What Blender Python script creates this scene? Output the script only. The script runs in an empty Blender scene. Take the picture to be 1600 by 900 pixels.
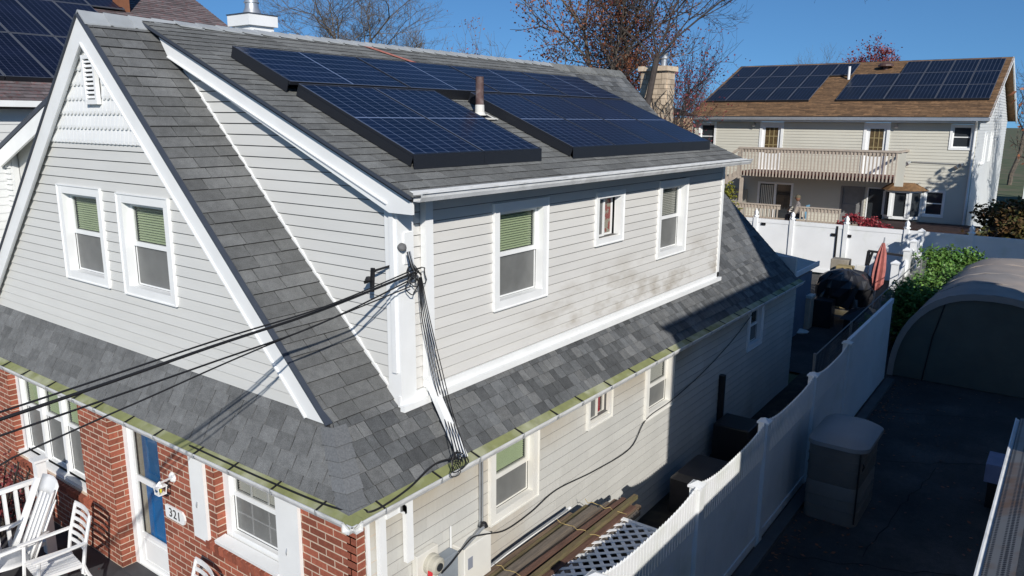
import bpy, bmesh, math, random
from mathutils import Vector, Matrix
C=bpy.context.scene.collection
S=bpy.context.scene
# ---------------------------------------------------------------- camera
RC=((0.8033586661200115,0.5954580423739589,0.006676326987830492),(-0.13279022666069581,0.1682015392606064,0.9767676273780596),(-0.5805011707768356,0.7855812892136212,-0.21419717263350574))
CP=Vector((4.9366,-4.9303,5.6303)); FO=1200.28
cd=bpy.data.cameras.new('camera'); cam=bpy.data.objects.new('camera',cd); C.objects.link(cam); S.camera=cam
cd.sensor_width=36; cd.lens=FO/1600*36; cd.clip_end=3000; cd.clip_start=.05
cam.matrix_world=Matrix(((RC[0][0],RC[1][0],-RC[2][0],CP.x),(RC[0][1],RC[1][1],-RC[2][1],CP.y),(RC[0][2],RC[1][2],-RC[2][2],CP.z),(0,0,0,1)))
# ---------------------------------------------------------------- sky and sun
SD=Vector((1.55,-1.40,1.10)).normalized()
EL=math.asin(SD.z); AZ=math.atan2(SD.x,SD.y)
W=bpy.data.worlds.new('World'); S.world=W; W.use_nodes=True
nt=W.node_tree; sk=nt.nodes.new('ShaderNodeTexSky'); sk.sky_type='NISHITA'; sk.sun_disc=False
sk.sun_elevation=EL; sk.sun_rotation=AZ; sk.air_density=1.0; sk.dust_density=0.15; sk.ozone_density=3.0; sk.altitude=0
# the sky a little above the horizon is sampled for the lowest band, so the horizon stays clear blue
tcw=nt.nodes.new('ShaderNodeTexCoord'); mpw=nt.nodes.new('ShaderNodeVectorMath'); mpw.operation='ADD'; mpw.inputs[1].default_value=(0,0,.13); nt.links.new(tcw.outputs['Generated'],mpw.inputs[0])
nrw=nt.nodes.new('ShaderNodeVectorMath'); nrw.operation='NORMALIZE'; nt.links.new(mpw.outputs[0],nrw.inputs[0]); nt.links.new(nrw.outputs[0],sk.inputs[0])
bg=nt.nodes['Background']; bg.inputs['Strength'].default_value=0.066
tnt=nt.nodes.new('ShaderNodeMix'); tnt.data_type='RGBA'; tnt.blend_type='MULTIPLY'; tnt.inputs[0].default_value=1; tnt.inputs[7].default_value=(.72,1.15,1.50,1)  # a clear deep blue autumn sky
nt.links.new(sk.outputs[0],tnt.inputs[6]); nt.links.new(tnt.outputs[2],bg.inputs['Color'])
sl=bpy.data.lights.new('sun','SUN'); sun=bpy.data.objects.new('sun',sl); C.objects.link(sun)
sl.energy=4.7; sl.angle=math.radians(.53); sl.color=(1,.955,.89)
sun.rotation_euler=(-SD).to_track_quat('-Z','Y').to_euler(); sun.location=(20,-20,20)
S.view_settings.view_transform='Standard'; S.view_settings.look='None'; S.view_settings.exposure=0; S.view_settings.gamma=1
S.cycles.max_bounces=6
# ---------------------------------------------------------------- helpers
random.seed(7)
def ray(px,py):
    a=(px-800)/FO; b=-(py-450)/FO
    return Vector(RC[0])*a+Vector(RC[1])*b+Vector(RC[2])
def _at(p,k,v):
    d=ray(*p); t=(v-CP[k])/d[k]; return CP+d*t
def at_x(p,v): return _at(p,0,v)
def at_y(p,v): return _at(p,1,v)
def at_z(p,v): return _at(p,2,v)
def G(y): return max(0.0,.018*(y-3))
V=Vector
ORG={}
def tag(o,label=None,cat=None,group=None,kind=None):
    if label: o['label']=label
    if cat: o['category']=cat
    if group: o['group']=group
    if kind: o['kind']=kind
    return o
def thing(name,loc,label,cat,group=None,rot=None):
    o=bpy.data.objects.new(name,None); C.objects.link(o); o.location=loc; o.empty_display_size=.2
    if rot is not None: o.rotation_euler=rot
    ORG[o.name]=V(loc); return tag(o,label,cat,group)
class MB:
    def __init__(s): s.v=[];s.f=[];s.m=[]
    def add(s,vs,fs,mi=0):
        n=len(s.v); s.v+=[V(a) for a in vs]; s.f+=[tuple(n+i for i in f) for f in fs]; s.m+=[mi]*len(fs); return s
    def hexa(s,p,mi=0):  # 8 corners: bottom 0-3, top 4-7
        return s.add(p,[(0,3,2,1),(4,5,6,7),(0,1,5,4),(1,2,6,5),(2,3,7,6),(3,0,4,7)],mi)
    def box(s,x0,x1,y0,y1,z0,z1,mi=0):
        return s.hexa([(x0,y0,z0),(x1,y0,z0),(x1,y1,z0),(x0,y1,z0),(x0,y0,z1),(x1,y0,z1),(x1,y1,z1),(x0,y1,z1)],mi)
    def ob(s,c,ax,ay,az,mi=0): # centre, three half-axis vectors
        c=V(c);ax=V(ax);ay=V(ay);az=V(az)
        return s.hexa([c-ax-ay-az,c+ax-ay-az,c+ax+ay-az,c-ax+ay-az,c-ax-ay+az,c+ax-ay+az,c+ax+ay+az,c-ax+ay+az],mi)
    def bar(s,a,b,w,t,up=(0,0,1),mi=0): # a bar from a to b, w wide, t thick along up
        a=V(a);b=V(b);d=b-a; up=V(up); sd=d.cross(up).normalized(); u=sd.cross(d).normalized()
        return s.ob((a+b)/2,d/2,sd*w/2,u*t/2,mi)
    def prism(s,poly,vec,mi=0):
        n=len(poly); p=[V(a) for a in poly]; q=[a+V(vec) for a in p]
        fs=[tuple(range(n-1,-1,-1)),tuple(range(n,2*n))]+[(i,(i+1)%n,n+(i+1)%n,n+i) for i in range(n)]
        return s.add(p+q,fs,mi)
    def quad(s,a,b,c,d,mi=0): return s.add([a,b,c,d],[(0,1,2,3)],mi)
    def tube(s,pts,r,n=8,r2=None,mi=0,cap=True):
        pts=[V(p) for p in pts]; k=len(pts); base=len(s.v); prev=None
        for i,p in enumerate(pts):
            d=(pts[min(i+1,k-1)]-pts[max(i-1,0)])
            if d.length<1e-9: d=V((0,0,1))
            d.normalize()
            if prev is None:
                u=d.cross(V((0,0,1)));
                if u.length<.1: u=d.cross(V((1,0,0)))
            else: u=prev-d*prev.dot(d)
            u.normalize(); prev=u; w=d.cross(u)
            rr=(r[i] if isinstance(r,(list,tuple)) else (r if r2 is None else r+(r2-r)*i/(k-1)))
            for j in range(n):
                a=2*math.pi*j/n; s.v.append(p+(u*math.cos(a)+w*math.sin(a))*rr)
        for i in range(k-1):
            for j in range(n):
                j2=(j+1)%n; s.f.append((base+i*n+j,base+i*n+j2,base+(i+1)*n+j2,base+(i+1)*n+j)); s.m.append(mi)
        if cap:
            s.f.append(tuple(base+j for j in range(n-1,-1,-1))); s.m.append(mi)
            s.f.append(tuple(base+(k-1)*n+j for j in range(n))); s.m.append(mi)
        return s
    def lathe(s,c,prof,n=20,mi=0,ax=(0,0,1)):
        c=V(c); ax=V(ax).normalized(); u=ax.cross(V((0,1,0)) if abs(ax.y)<.9 else V((1,0,0))).normalized(); w=ax.cross(u); base=len(s.v)
        for r,h in prof:
            for j in range(n):
                a=2*math.pi*j/n; s.v.append(c+ax*h+(u*math.cos(a)+w*math.sin(a))*r)
        for i in range(len(prof)-1):
            for j in range(n):
                j2=(j+1)%n; s.f.append((base+i*n+j,base+i*n+j2,base+(i+1)*n+j2,base+(i+1)*n+j)); s.m.append(mi)
        s.f.append(tuple(base+j for j in range(n-1,-1,-1))); s.m.append(mi)
        s.f.append(tuple(base+(len(prof)-1)*n+j for j in range(n))); s.m.append(mi)
        return s
    def build(s,name,mats,parent=None,smooth=False,local=False,bevel=0,label=None):
        me=bpy.data.meshes.new(name)
        og=V((0,0,0)) if (local or parent is None) else ORG[parent.name]
        me.from_pydata([tuple(a-og) for a in s.v],[],s.f)
        if not isinstance(mats,(list,tuple)): mats=[mats]
        for m in mats: me.materials.append(m)
        if len(mats)>1: me.polygons.foreach_set('material_index',s.m)
        me.update()
        bm=bmesh.new(); bm.from_mesh(me); bmesh.ops.recalc_face_normals(bm,faces=bm.faces); bm.to_mesh(me); bm.free()
        if smooth:
            me.polygons.foreach_set('use_smooth',[True]*len(me.polygons))
            try: me.set_sharp_from_angle(angle=math.radians(40))
            except Exception: pass
        o=bpy.data.objects.new(name,me); C.objects.link(o)
        if parent is not None: o.parent=parent
        ORG[o.name]=og
        if bevel:
            b=o.modifiers.new('bevel','BEVEL'); b.width=bevel; b.segments=2; b.limit_method='ANGLE'
        if label: o['label']=label
        return o
def copy_tree(o,parent=None):
    c=o.copy(); C.objects.link(c); ORG[c.name]=ORG.get(o.name,V((0,0,0)))
    if parent is not None: c.parent=parent
    for ch in list(o.children): copy_tree(ch,c)
    return c
# ---------------------------------------------------------------- materials
def mat(name,col,rough=.75,var=.12,ns=6,rnd=0,bump=0,bs=60,metal=0,spec=.4,col2=None,c2s=3,c2t=(.45,.65),alpha=1,stretch=None,coat=0,gr=0):
    m=bpy.data.materials.new(name); m.use_nodes=True; t=m.node_tree; N=t.nodes; L=t.links
    b=N['Principled BSDF']; b.inputs['Roughness'].default_value=rough; b.inputs['Metallic'].default_value=metal
    b.inputs['Specular IOR Level'].default_value=spec; b.inputs['Alpha'].default_value=alpha; b.inputs['Coat Weight'].default_value=coat
    ge=N.new('ShaderNodeNewGeometry'); pos=ge.outputs['Position']
    if stretch:
        mp=N.new('ShaderNodeMapping'); mp.inputs['Scale'].default_value=stretch; L.new(pos,mp.inputs[0]); pos=mp.outputs[0]
    rgb=N.new('ShaderNodeRGB'); rgb.outputs[0].default_value=(*col,1); cur=rgb.outputs[0]
    def mix(a,bb,f,mode='MIX'):
        x=N.new('ShaderNodeMix'); x.data_type='RGBA'; x.blend_type=mode
        if isinstance(f,float): x.inputs[0].default_value=f
        else: L.new(f,x.inputs[0])
        L.new(a,x.inputs[6]); 
        if isinstance(bb,tuple): x.inputs[7].default_value=(*bb,1)
        else: L.new(bb,x.inputs[7])
        return x.outputs[2]
    def noise(sc,det=4,vec=None):
        n=N.new('ShaderNodeTexNoise'); n.inputs['Scale'].default_value=sc; n.inputs['Detail'].default_value=det; L.new(vec or pos,n.inputs['Vector']); return n.outputs[0]
    def mr(v,a,b2,c,d):
        r=N.new('ShaderNodeMapRange'); r.inputs[1].default_value=a; r.inputs[2].default_value=b2; r.inputs[3].default_value=c; r.inputs[4].default_value=d; L.new(v,r.inputs[0]); return r.outputs[0]
    if col2: cur=mix(cur,col2,mr(noise(c2s),c2t[0],c2t[1],0,1))
    def scale(cur,f):
        x=N.new('ShaderNodeVectorMath'); x.operation='SCALE'; L.new(cur,x.inputs[0]); L.new(f,x.inputs['Scale']); return x.outputs[0]
    if var: cur=scale(cur,mr(noise(ns),.25,.75,1-var,1+var))
    if gr: cur=scale(cur,mr(noise(130,2),.3,.7,1-gr,1+gr)); cur=scale(cur,mr(noise(14,3),.3,.7,1-gr*.5,1+gr*.5))
    if rnd:
        oi=N.new('ShaderNodeObjectInfo'); ad=N.new('ShaderNodeMath'); ad.operation='ADD'; L.new(oi.outputs['Random'],ad.inputs[0]); L.new(ge.outputs['Random Per Island'],ad.inputs[1])
        fr=N.new('ShaderNodeMath'); fr.operation='FRACT'; L.new(ad.outputs[0],fr.inputs[0]); cur=scale(cur,mr(fr.outputs[0],0,1,1-rnd,1+rnd))
    if bump:
        bp=N.new('ShaderNodeBump'); bp.inputs['Strength'].default_value=bump; bp.inputs['Distance'].default_value=.01; L.new(noise(bs,3),bp.inputs['Height']); L.new(bp.outputs[0],b.inputs['Normal'])
    L.new(cur,b.inputs['Base Color']); m['_b']=1
    return m
M={}
M['shingle']=mat('shingle_grey',(.145,.149,.149),.9,.12,3,gr=.3,rnd=.19,bump=.5,bs=220)
M['shingle_dark']=mat('shingle_charcoal',(.105,.11,.113),.9,.12,3,gr=.3,rnd=.36,bump=.5,bs=220)
M['shingle_strip']=mat('shingle_weathered',(.133,.136,.134),.9,.2,2,gr=.25,rnd=.22,bump=.5,bs=220)
M['shingle_top']=mat('shingle_greygreen',(.165,.168,.16),.9,.16,2,gr=.3,rnd=.2,bump=.5,bs=220)
M['butt']=mat('shingle_edge_asphalt',(.025,.025,.027),.95,.1,9)
M['cap']=mat('ridge_cap_grey',(.36,.38,.39),.85,.1,5,rnd=.08,bump=.3,bs=200)
M['hipcap']=mat('hip_cap_grey',(.15,.157,.163),.9,.25,60,rnd=.1,bump=.5,bs=220)
M['underlay']=mat('roof_underlay',(.03,.03,.033),.95,.1,5)
M['flash']=mat('drip_edge_dark',(.045,.055,.075),.6,.1,5)
M['white']=mat('white_trim',(.80,.81,.80),.45,.05,3,spec=.4)
M['white2']=mat('white_aged',(.72,.71,.66),.6,.07,3,col2=(.62,.58,.49),c2s=1.5,c2t=(.5,.8))
M['siding']=mat('siding_grey_vinyl',(.60,.60,.575),.55,.04,1.2,rnd=.02,spec=.35,stretch=(1,1,5))
M['brick']=mat('brick_red',(.285,.085,.05),.85,.2,25,rnd=.3,bump=.5,bs=90)
M['mortar']=mat('mortar_cream',(.56,.45,.35),.95,.15,20)
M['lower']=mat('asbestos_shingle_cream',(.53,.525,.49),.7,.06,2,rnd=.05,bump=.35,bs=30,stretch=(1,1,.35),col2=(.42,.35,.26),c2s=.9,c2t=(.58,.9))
M['blind']=mat('blind_green_tint',(.58,.70,.42),.6,.06,4)
M['blindw']=mat('blind_pale',(.62,.62,.56),.6,.06,4)
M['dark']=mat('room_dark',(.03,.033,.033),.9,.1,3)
M['glass']=mat('window_glass',(.03,.05,.045),.04,0,1,spec=.8,alpha=.22)
M['glassd']=mat('storm_glass',(.02,.04,.05),.03,0,1,spec=.9,alpha=.12)
M['joint']=mat('joint_painted_shade',(.13,.13,.125),.9,.1,5)  # backing coloured dark to paint in the shade lines under the siding laps
M['screen']=mat('insect_screen',(.20,.205,.20),.35,.15,5,alpha=.62)
M['galv']=mat('galvanised_metal',(.55,.57,.58),.38,.1,8,metal=.7)
M['gutter']=mat('gutter_white',(.70,.71,.71),.4,.1,6,col2=(.42,.42,.40),c2s=5,c2t=(.5,.85))
M['algae']=mat('gutter_green_algae',(.22,.235,.10),.7,.15,8,col2=(.36,.37,.25),c2s=3)
M['black']=mat('black_rubber',(.012,.012,.013),.5,.1,20)
M['blackp']=mat('black_plastic_cover',(.02,.02,.022),.35,.1,20)
M['concrete']=mat('concrete',(.22,.215,.20),.9,.12,2,bump=.2,bs=40)
M['asphalt']=mat('asphalt_driveway',(.048,.047,.045),.95,.3,1.2,bump=.6,bs=60,gr=.25,col2=(.075,.07,.065),c2s=.8,c2t=(.5,.62))
M['porch']=mat('porch_floor_grey',(.055,.055,.06),.7,.15,4)
M['pvc']=mat('fence_vinyl_white',(.80,.81,.81),.45,.06,1.5,col2=(.66,.68,.62),c2s=1.7,c2t=(.55,.8))
M['plastic_w']=mat('chair_white_resin',(.78,.78,.77),.4,.04,5)
# stained siding for the dormer side wall
def stain_siding():
    m=mat('siding_grey_stained',(.62,.61,.58),.55,.05,1.2,rnd=.025,spec=.35,stretch=(1,1,5)); t=m.node_tree;N=t.nodes;L=t.links
    b=N['Principled BSDF']; src=b.inputs['Base Color'].links[0].from_socket
    ge=N.new('ShaderNodeNewGeometry'); sx=N.new('ShaderNodeSeparateXYZ'); L.new(ge.outputs['Position'],sx.inputs[0])
    n=N.new('ShaderNodeTexNoise'); n.inputs['Scale'].default_value=1.5; n.inputs['Detail'].default_value=4; n.inputs['Roughness'].default_value=.6; mp2=N.new('ShaderNodeMapping'); mp2.inputs['Scale'].default_value=(1,.75,1.7); mp2.inputs['Location'].default_value=(0,3.1,.4); L.new(ge.outputs['Position'],mp2.inputs[0]); L.new(mp2.outputs[0],n.inputs['Vector'])
    def mr(v,a,b2,c,d):
        r=N.new('ShaderNodeMapRange'); r.inputs[1].default_value=a; r.inputs[2].default_value=b2; r.inputs[3].default_value=c; r.inputs[4].default_value=d; L.new(v,r.inputs[0]); return r.outputs[0]
    def mul(a,c):
        x=N.new('ShaderNodeMath'); x.operation='MULTIPLY'; L.new(a,x.inputs[0]); L.new(c,x.inputs[1]); return x.outputs[0]
    f=mul(mr(n.outputs[0],.47,.68,0,1),mul(mr(sx.outputs[2],3.9,3.4,0,1),mr(sx.outputs[1],1.6,3.2,0,1)))
    f=mul(f,mr(sx.outputs[2],3.02,3.12,.0,.9))
    x=N.new('ShaderNodeMix'); x.data_type='RGBA'; L.new(f,x.inputs[0]); L.new(src,x.inputs[6]); x.inputs[7].default_value=(.33,.29,.23,1); L.new(x.outputs[2],b.inputs['Base Color'])
    return m
M['siding_s']=stain_siding()
def tan_band(): # mottled tan tone, stronger toward the top of the lower side wall
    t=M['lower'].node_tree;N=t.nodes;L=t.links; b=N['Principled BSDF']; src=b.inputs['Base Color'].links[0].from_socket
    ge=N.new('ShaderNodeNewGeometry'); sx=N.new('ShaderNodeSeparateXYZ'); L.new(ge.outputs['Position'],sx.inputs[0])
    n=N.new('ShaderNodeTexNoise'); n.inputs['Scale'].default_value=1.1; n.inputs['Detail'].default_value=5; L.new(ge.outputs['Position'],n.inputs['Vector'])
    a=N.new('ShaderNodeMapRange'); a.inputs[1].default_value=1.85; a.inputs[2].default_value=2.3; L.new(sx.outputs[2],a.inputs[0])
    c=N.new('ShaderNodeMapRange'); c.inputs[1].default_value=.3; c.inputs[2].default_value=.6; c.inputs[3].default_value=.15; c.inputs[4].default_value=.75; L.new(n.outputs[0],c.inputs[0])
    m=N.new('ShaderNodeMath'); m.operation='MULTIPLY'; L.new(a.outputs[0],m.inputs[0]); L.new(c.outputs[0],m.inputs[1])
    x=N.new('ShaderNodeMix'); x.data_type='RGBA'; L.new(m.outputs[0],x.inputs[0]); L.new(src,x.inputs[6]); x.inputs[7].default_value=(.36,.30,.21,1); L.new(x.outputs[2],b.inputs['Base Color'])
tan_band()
def panel_mat(name,nx,ny,lx,ly,base,line,lw,gap=True):
    m=bpy.data.materials.new(name); m.use_nodes=True; t=m.node_tree;N=t.nodes;L=t.links; b=N['Principled BSDF']
    tc=N.new('ShaderNodeTexCoord'); sx=N.new('ShaderNodeSeparateXYZ'); L.new(tc.outputs['Object'],sx.inputs[0])
    def mth(op,a,c=None):
        x=N.new('ShaderNodeMath'); x.operation=op
        for i,k in ((0,a),(1,c)):
            if k is None: continue
            if isinstance(k,(int,float)): x.inputs[i].default_value=k
            else: L.new(k,x.inputs[i])
        return x.outputs[0]
    def lines(v,n,l,w):
        p=l/n; a=mth('ADD',mth('DIVIDE',v,p),n/2.0+100); fr=mth('FRACT',a); d=mth('ABSOLUTE',mth('SUBTRACT',fr,.5)); return mth('GREATER_THAN',d,.5-w/p/2)
    fx=lines(sx.outputs[0],nx,lx,lw); fy=lines(sx.outputs[1],ny,ly,lw*.55)
    f=mth('MAXIMUM',mth('MULTIPLY',fx,.75),mth('MULTIPLY',fy,.5))
    if gap: f=mth('MAXIMUM',f,mth('LESS_THAN',mth('ABSOLUTE',sx.outputs[1]),.011))
    oi=N.new('ShaderNodeObjectInfo')
    n=N.new('ShaderNodeTexNoise'); n.inputs['Scale'].default_value=1.3; L.new(N.new('ShaderNodeNewGeometry').outputs['Position'],n.inputs['Vector'])
    r=N.new('ShaderNodeMapRange'); r.inputs[1].default_value=.3; r.inputs[2].default_value=.7; r.inputs[3].default_value=.75; r.inputs[4].default_value=1.3; L.new(n.outputs[0],r.inputs[0])
    rg=N.new('ShaderNodeRGB'); rg.outputs[0].default_value=(*base,1); sc=N.new('ShaderNodeVectorMath'); sc.operation='SCALE'; L.new(rg.outputs[0],sc.inputs[0]); L.new(r.outputs[0],sc.inputs['Scale'])
    x=N.new('ShaderNodeMix'); x.data_type='RGBA'; L.new(f,x.inputs[0]); L.new(sc.outputs[0],x.inputs[6]); x.inputs[7].default_value=(*line,1)
    L.new(x.outputs[2],b.inputs['Base Color']); b.inputs['Roughness'].default_value=.3; b.inputs['Specular IOR Level'].default_value=.16
    return m
M['pv']=panel_mat('solar_cells_blue',6,20,.98,1.68,(.005,.008,.024),(.17,.22,.34),.008)
M['pvfar']=panel_mat('solar_cells_far',6,10,.96,1.6,(.005,.008,.018),(.08,.095,.13),.02,False)
M['pvn']=panel_mat('solar_cells_neighbour',6,12,.96,1.6,(.006,.008,.020),(.08,.09,.14),.012,False)
M['pvframe']=mat('solar_frame_black',(.015,.017,.022),.4,0)
M['pvedge']=mat('solar_frame_silver',(.15,.17,.22),.4,0,metal=.5)
# ---------------------------------------------------------------- pieces: the biggest as objects, the rest joined
NLIM=296
def vis(c):
    d=V(c)-CP; z=d.dot(V(RC[2]))
    if z<.2: return 0
    x=d.dot(V(RC[0]))/z*FO; y=d.dot(V(RC[1]))/z*FO
    w=1.0 if (abs(x)<830 and abs(y)<480) else .02
    return w/(z*z)
class Pieces:
    def __init__(s,name,lim=NLIM): s.name=name; s.l=[]; s.lim=lim
    def add(s,mb,m,parent,hide=1.0):
        c=sum(mb.v,V((0,0,0)))/len(mb.v)
        s.l.append((vis(c)*hide,mb,m,parent))
    def finish(s,rootpart,restname=None):
        s.l.sort(key=lambda a:-a[0])
        for w,mb,m,p in s.l[:s.lim]: mb.build(s.name,m,p[0] if isinstance(p,list) else p)
        rest=s.l[s.lim:]
        if rest:
            ms=[]; j=MB()
            for w,mb,m,p in rest:
                tm=m if isinstance(m,tuple) else (m,)
                for q in tm:
                    if q not in ms: ms.append(q)
                n0=len(j.m); j.add(mb.v,mb.f,0); j.m[n0:]=[ms.index(tm[q]) for q in mb.m] if len(tm)>1 else [ms.index(tm[0])]*len(mb.f)
            o=j.build(restname or s.name,ms,rootpart); o['kind']='stuff'
def slab(P,u0,u1,v0,v1,h0,h1,u0b=None,u1b=None):
    """thin piece on plane map P(u,v,h); bottom edge raised h0, top h1"""
    u0b=u0 if u0b is None else u0b; u1b=u1 if u1b is None else u1b
    mb=MB().hexa([P(u0,v0,0),P(u1,v0,0),P(u1b,v1,0),P(u0b,v1,0),P(u0,v0,h0),P(u1,v0,h0),P(u1b,v1,h1),P(u0b,v1,h1)])
    mb.m=[0,0,1,0,0,0]  # the butt edge shows the bare dark asphalt
    return mb
def shingles(pc,P,v0,v1,ufn,expo,wmin,wmax,mats,parent,hfn=None,lift=.009,hide=None,jit=.0):
    v=v0; k=0
    while v<v1-.01:
        ve=min(v+expo,v1)
        for a,b in ufn(v):
            a2,b2=a,b
            for aa,bb in ufn(min(ve,v1-.001)):
                if abs(aa-a)<.6: a2=aa
                if abs(bb-b)<.6: b2=bb
            u=a-random.random()*wmax
            while u<b-.001:
                w=random.uniform(wmin,wmax); e=u+w
                if b-e<wmin*.5: e=b
                p0=max(u,a); p1=min(e,b)
                if p1-p0>.004:
                    q0=a2 if p0<=a+1e-6 else max(p0,a2); q1=b2 if p1>=b-1e-6 else min(p1,b2)
                    if q1<q0: q1=q0=(q0+q1)/2
                    l=lift*random.uniform(.8,1.35)
                    dz=random.uniform(-jit,jit)
                    g=.009 if p1<b-1e-6 else 0
                    mb=slab(P,p0,p1-g,v+dz,ve+.012,l,.002,q0,q1-g)
                    pc.add(mb,(random.choice(mats),M['butt']),parent,1.0 if hide is None else hide((p0+p1)/2,v))
                u=e
        v+=expo; k+=1
# ---------------------------------------------------------------- windows
def pmap(kind,c,s=1):
    # kind 'y': wall in plane y=c facing -y (out=-y); kind 'x': plane x=c facing +x
    if kind=='y': return lambda a,o,z: V((a,c-o*s,z))
    return lambda a,o,z: V((c+o*s,a,z))
def pbox(mb,P,a0,a1,o0,o1,z0,z1,mi=0):
    return mb.hexa([P(a0,o0,z0),P(a1,o0,z0),P(a1,o1,z0),P(a0,o1,z0),P(a0,o0,z1),P(a1,o0,z1),P(a1,o1,z1),P(a0,o1,z1)],mi)
def frame(mb,P,a0,a1,z0,z1,w,o0,o1,wb=None,wt=None):
    wb=w if wb is None else wb; wt=w if wt is None else wt
    pbox(mb,P,a0,a0+w,o0,o1,z0,z1);pbox(mb,P,a1-w,a1,o0,o1,z0,z1)
    pbox(mb,P,a0+w,a1-w,o0,o1-.001,z0,z0+wb);pbox(mb,P,a0+w,a1-w,o0,o1-.001,z1-wt,z1)
    return mb
def window(parent,P,a0,a1,z0,z1,style='hung',cw=.09,proud=.03,rec=.075,ub='blind',lb='screen',white='white',lip=True,muntin=False,far=False):
    W_=M[white]
    mb=MB(); frame(mb,P,a0,a1,z0,z1,cw,-rec,proud)
    if lip: # thin J-channel outside the casing
        frame(mb,P,a0-.012,a1+.012,z0-.012,z1+.012,.012,0,proud+.012)
    win=mb.build('window',W_,parent)
    i0,i1,j0,j1=a0+cw,a1-cw,z0+cw,z1-cw; sw=.042
    d=-rec
    def pane(x0,x1,y0,y1,o,g,bl):
        q=MB(); pbox(q,P,x0,x1,o-.004,o,y0,y1); q.build('pane',M[g],win)
        if bl:
            q=MB(); n=max(3,int((y1-y0)/.026)); 
            for k in range(n):
                z=y0+(y1-y0)*(k+.5)/n; q.hexa([P(x0,o-.045,z+.008),P(x1,o-.045,z+.008),P(x1,o-.03,z-.008),P(x0,o-.03,z-.008),P(x0,o-.045,z+.010),P(x1,o-.045,z+.010),P(x1,o-.03,z-.006),P(x0,o-.03,z-.006)])
            q.build('blind',M[bl],win)
    if style=='hung':
        mz=(j0+j1)/2
        q=MB(); frame(q,P,i0,i1,mz-.02,j1,sw,d-.02,d+.012,wb=.05); q.build('upper_sash',W_,win)
        q=MB(); frame(q,P,i0,i1,j0,mz+.015,sw,d-.05,d-.02,wt=.03); frame(q,P,i0,i1,j0,mz,.018,d-.02,d-.008); q.build('lower_sash',W_,win)
        pane(i0+sw,i1-sw,mz+.03,j1-sw,d-.005,'glass',ub)
        pane(i0+.02,i1-.02,j0+.02,mz-.0,d-.012,'screen' if lb!='none' else 'glass','blindw')
    elif style=='slide':
        mx=(i0+i1)/2
        q=MB(); frame(q,P,i0,mx+.02,j0,j1,sw*.8,d-.03,d+.006); q.build('left_sash',W_,win)
        q=MB(); frame(q,P,mx-.02,i1,j0,j1,sw*.8,d-.06,d-.031); q.build('right_sash',W_,win)
        pane(i0+.03,mx-.0,j0+.03,j1-.03,d-.01,'screen',None)
        pane(mx+.02,i1-.03,j0+.03,j1-.03,d-.04,'glass',None)
    elif style=='plain':
        mz=(j0+j1)/2
        q=MB(); frame(q,P,i0,i1,j0,j1,sw,d-.03,d+.006); pbox(q,P,i0+sw,i1-sw,d-.03,d+.004,mz-.02,mz+.02); q.build('sash',W_,win)
        q=MB(); pbox(q,P,i0+sw,i1-sw,d-.02,d-.012,j0+sw,j1-sw); q.build('pane',M['glassf'],win)
    if muntin:
        q=MB(); mz=(j0+j1)/2; xs=[i0+(i1-i0)*k/3 for k in (1,2)]
        for x in xs: pbox(q,P,x-.008,x+.008,d-.03,d-.014,j0+.02,j1-.03)
        for z in (mz+(j1-mz)*.5,j0+(mz-j0)*.5): pbox(q,P,i0+.03,i1-.03,d-.031,d-.0145,z-.008,z+.008)
        q.build('muntin',W_,win)
    if style!='plain':
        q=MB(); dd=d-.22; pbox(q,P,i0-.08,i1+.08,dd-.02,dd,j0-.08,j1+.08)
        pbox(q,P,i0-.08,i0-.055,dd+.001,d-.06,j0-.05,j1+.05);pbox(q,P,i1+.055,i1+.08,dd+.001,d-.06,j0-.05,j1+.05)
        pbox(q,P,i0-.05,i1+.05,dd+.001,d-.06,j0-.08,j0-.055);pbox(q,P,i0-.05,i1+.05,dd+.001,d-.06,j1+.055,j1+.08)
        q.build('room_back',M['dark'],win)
    return win
M['glassf']=mat('far_window_glass',(.03,.035,.04),.08,.2,2,spec=.6)
def rows(z0,z1,h,xf,opens,P,wall,mw,pc,lap=.017,seg=None,bt=.10,gap=.010):
    """lap siding rows on a wall: xf(z)->(lo,hi); opens=[(a0,a1,z0,z1)]"""
    z=z0
    bk=MB(); k=0
    while z<z1-.005:
        zt=min(z+h,z1); zm=(z+zt)/2
        iv=[(xf(z)[0],xf(z)[1],xf(zt)[0],xf(zt)[1])]
        for (a0,a1,q0,q1) in opens:
            if q0<zm<q1:
                nv=[]
                for (l,r,l2,r2) in iv:
                    if a1<=min(l,l2) or a0>=max(r,r2): nv.append((l,r,l2,r2)); continue
                    if a0>min(l,l2): nv.append((l,a0,l2,a0))
                    if a1<max(r,r2): nv.append((a1,r,a1,r2))
                iv=nv
        for (l,r,l2,r2) in iv:
            if max(r-l,r2-l2)<.004: continue
            bk.hexa([P(l,-bt,z),P(r,-bt,z),P(r,-.003,z),P(l,-.003,z),P(l2,-bt,zt),P(r2,-bt,zt),P(r2,-.003,zt),P(l2,-.003,zt)])
            segs=[(l,r,l2,r2)]
            if seg:
                segs=[]; u=l-random.random()*seg*.9; cur=l
                while cur<r-1e-6:
                    u=u+seg; e=min(max(u,cur+.02),r)
                    if r-e<.05: e=r
                    segs.append((cur,e-(.003 if e<r else 0),cur if cur>l else l2,(e-.003) if e<r else r2)); cur=e
            for (c0,c1,d0,d1) in segs:
                g=gap
                mb=MB().hexa([P(c0,-.002,z+g),P(c1,-.002,z+g),P(c1,lap,z+g),P(c0,lap,z+g),P(d0,-.002,zt),P(d1,-.002,zt),P(d1,.002,zt),P(d0,.002,zt)])
                # dutch-lap crease
                pc.add(mb,mw,wall)
        z+=h; k+=1
    return bk
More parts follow.
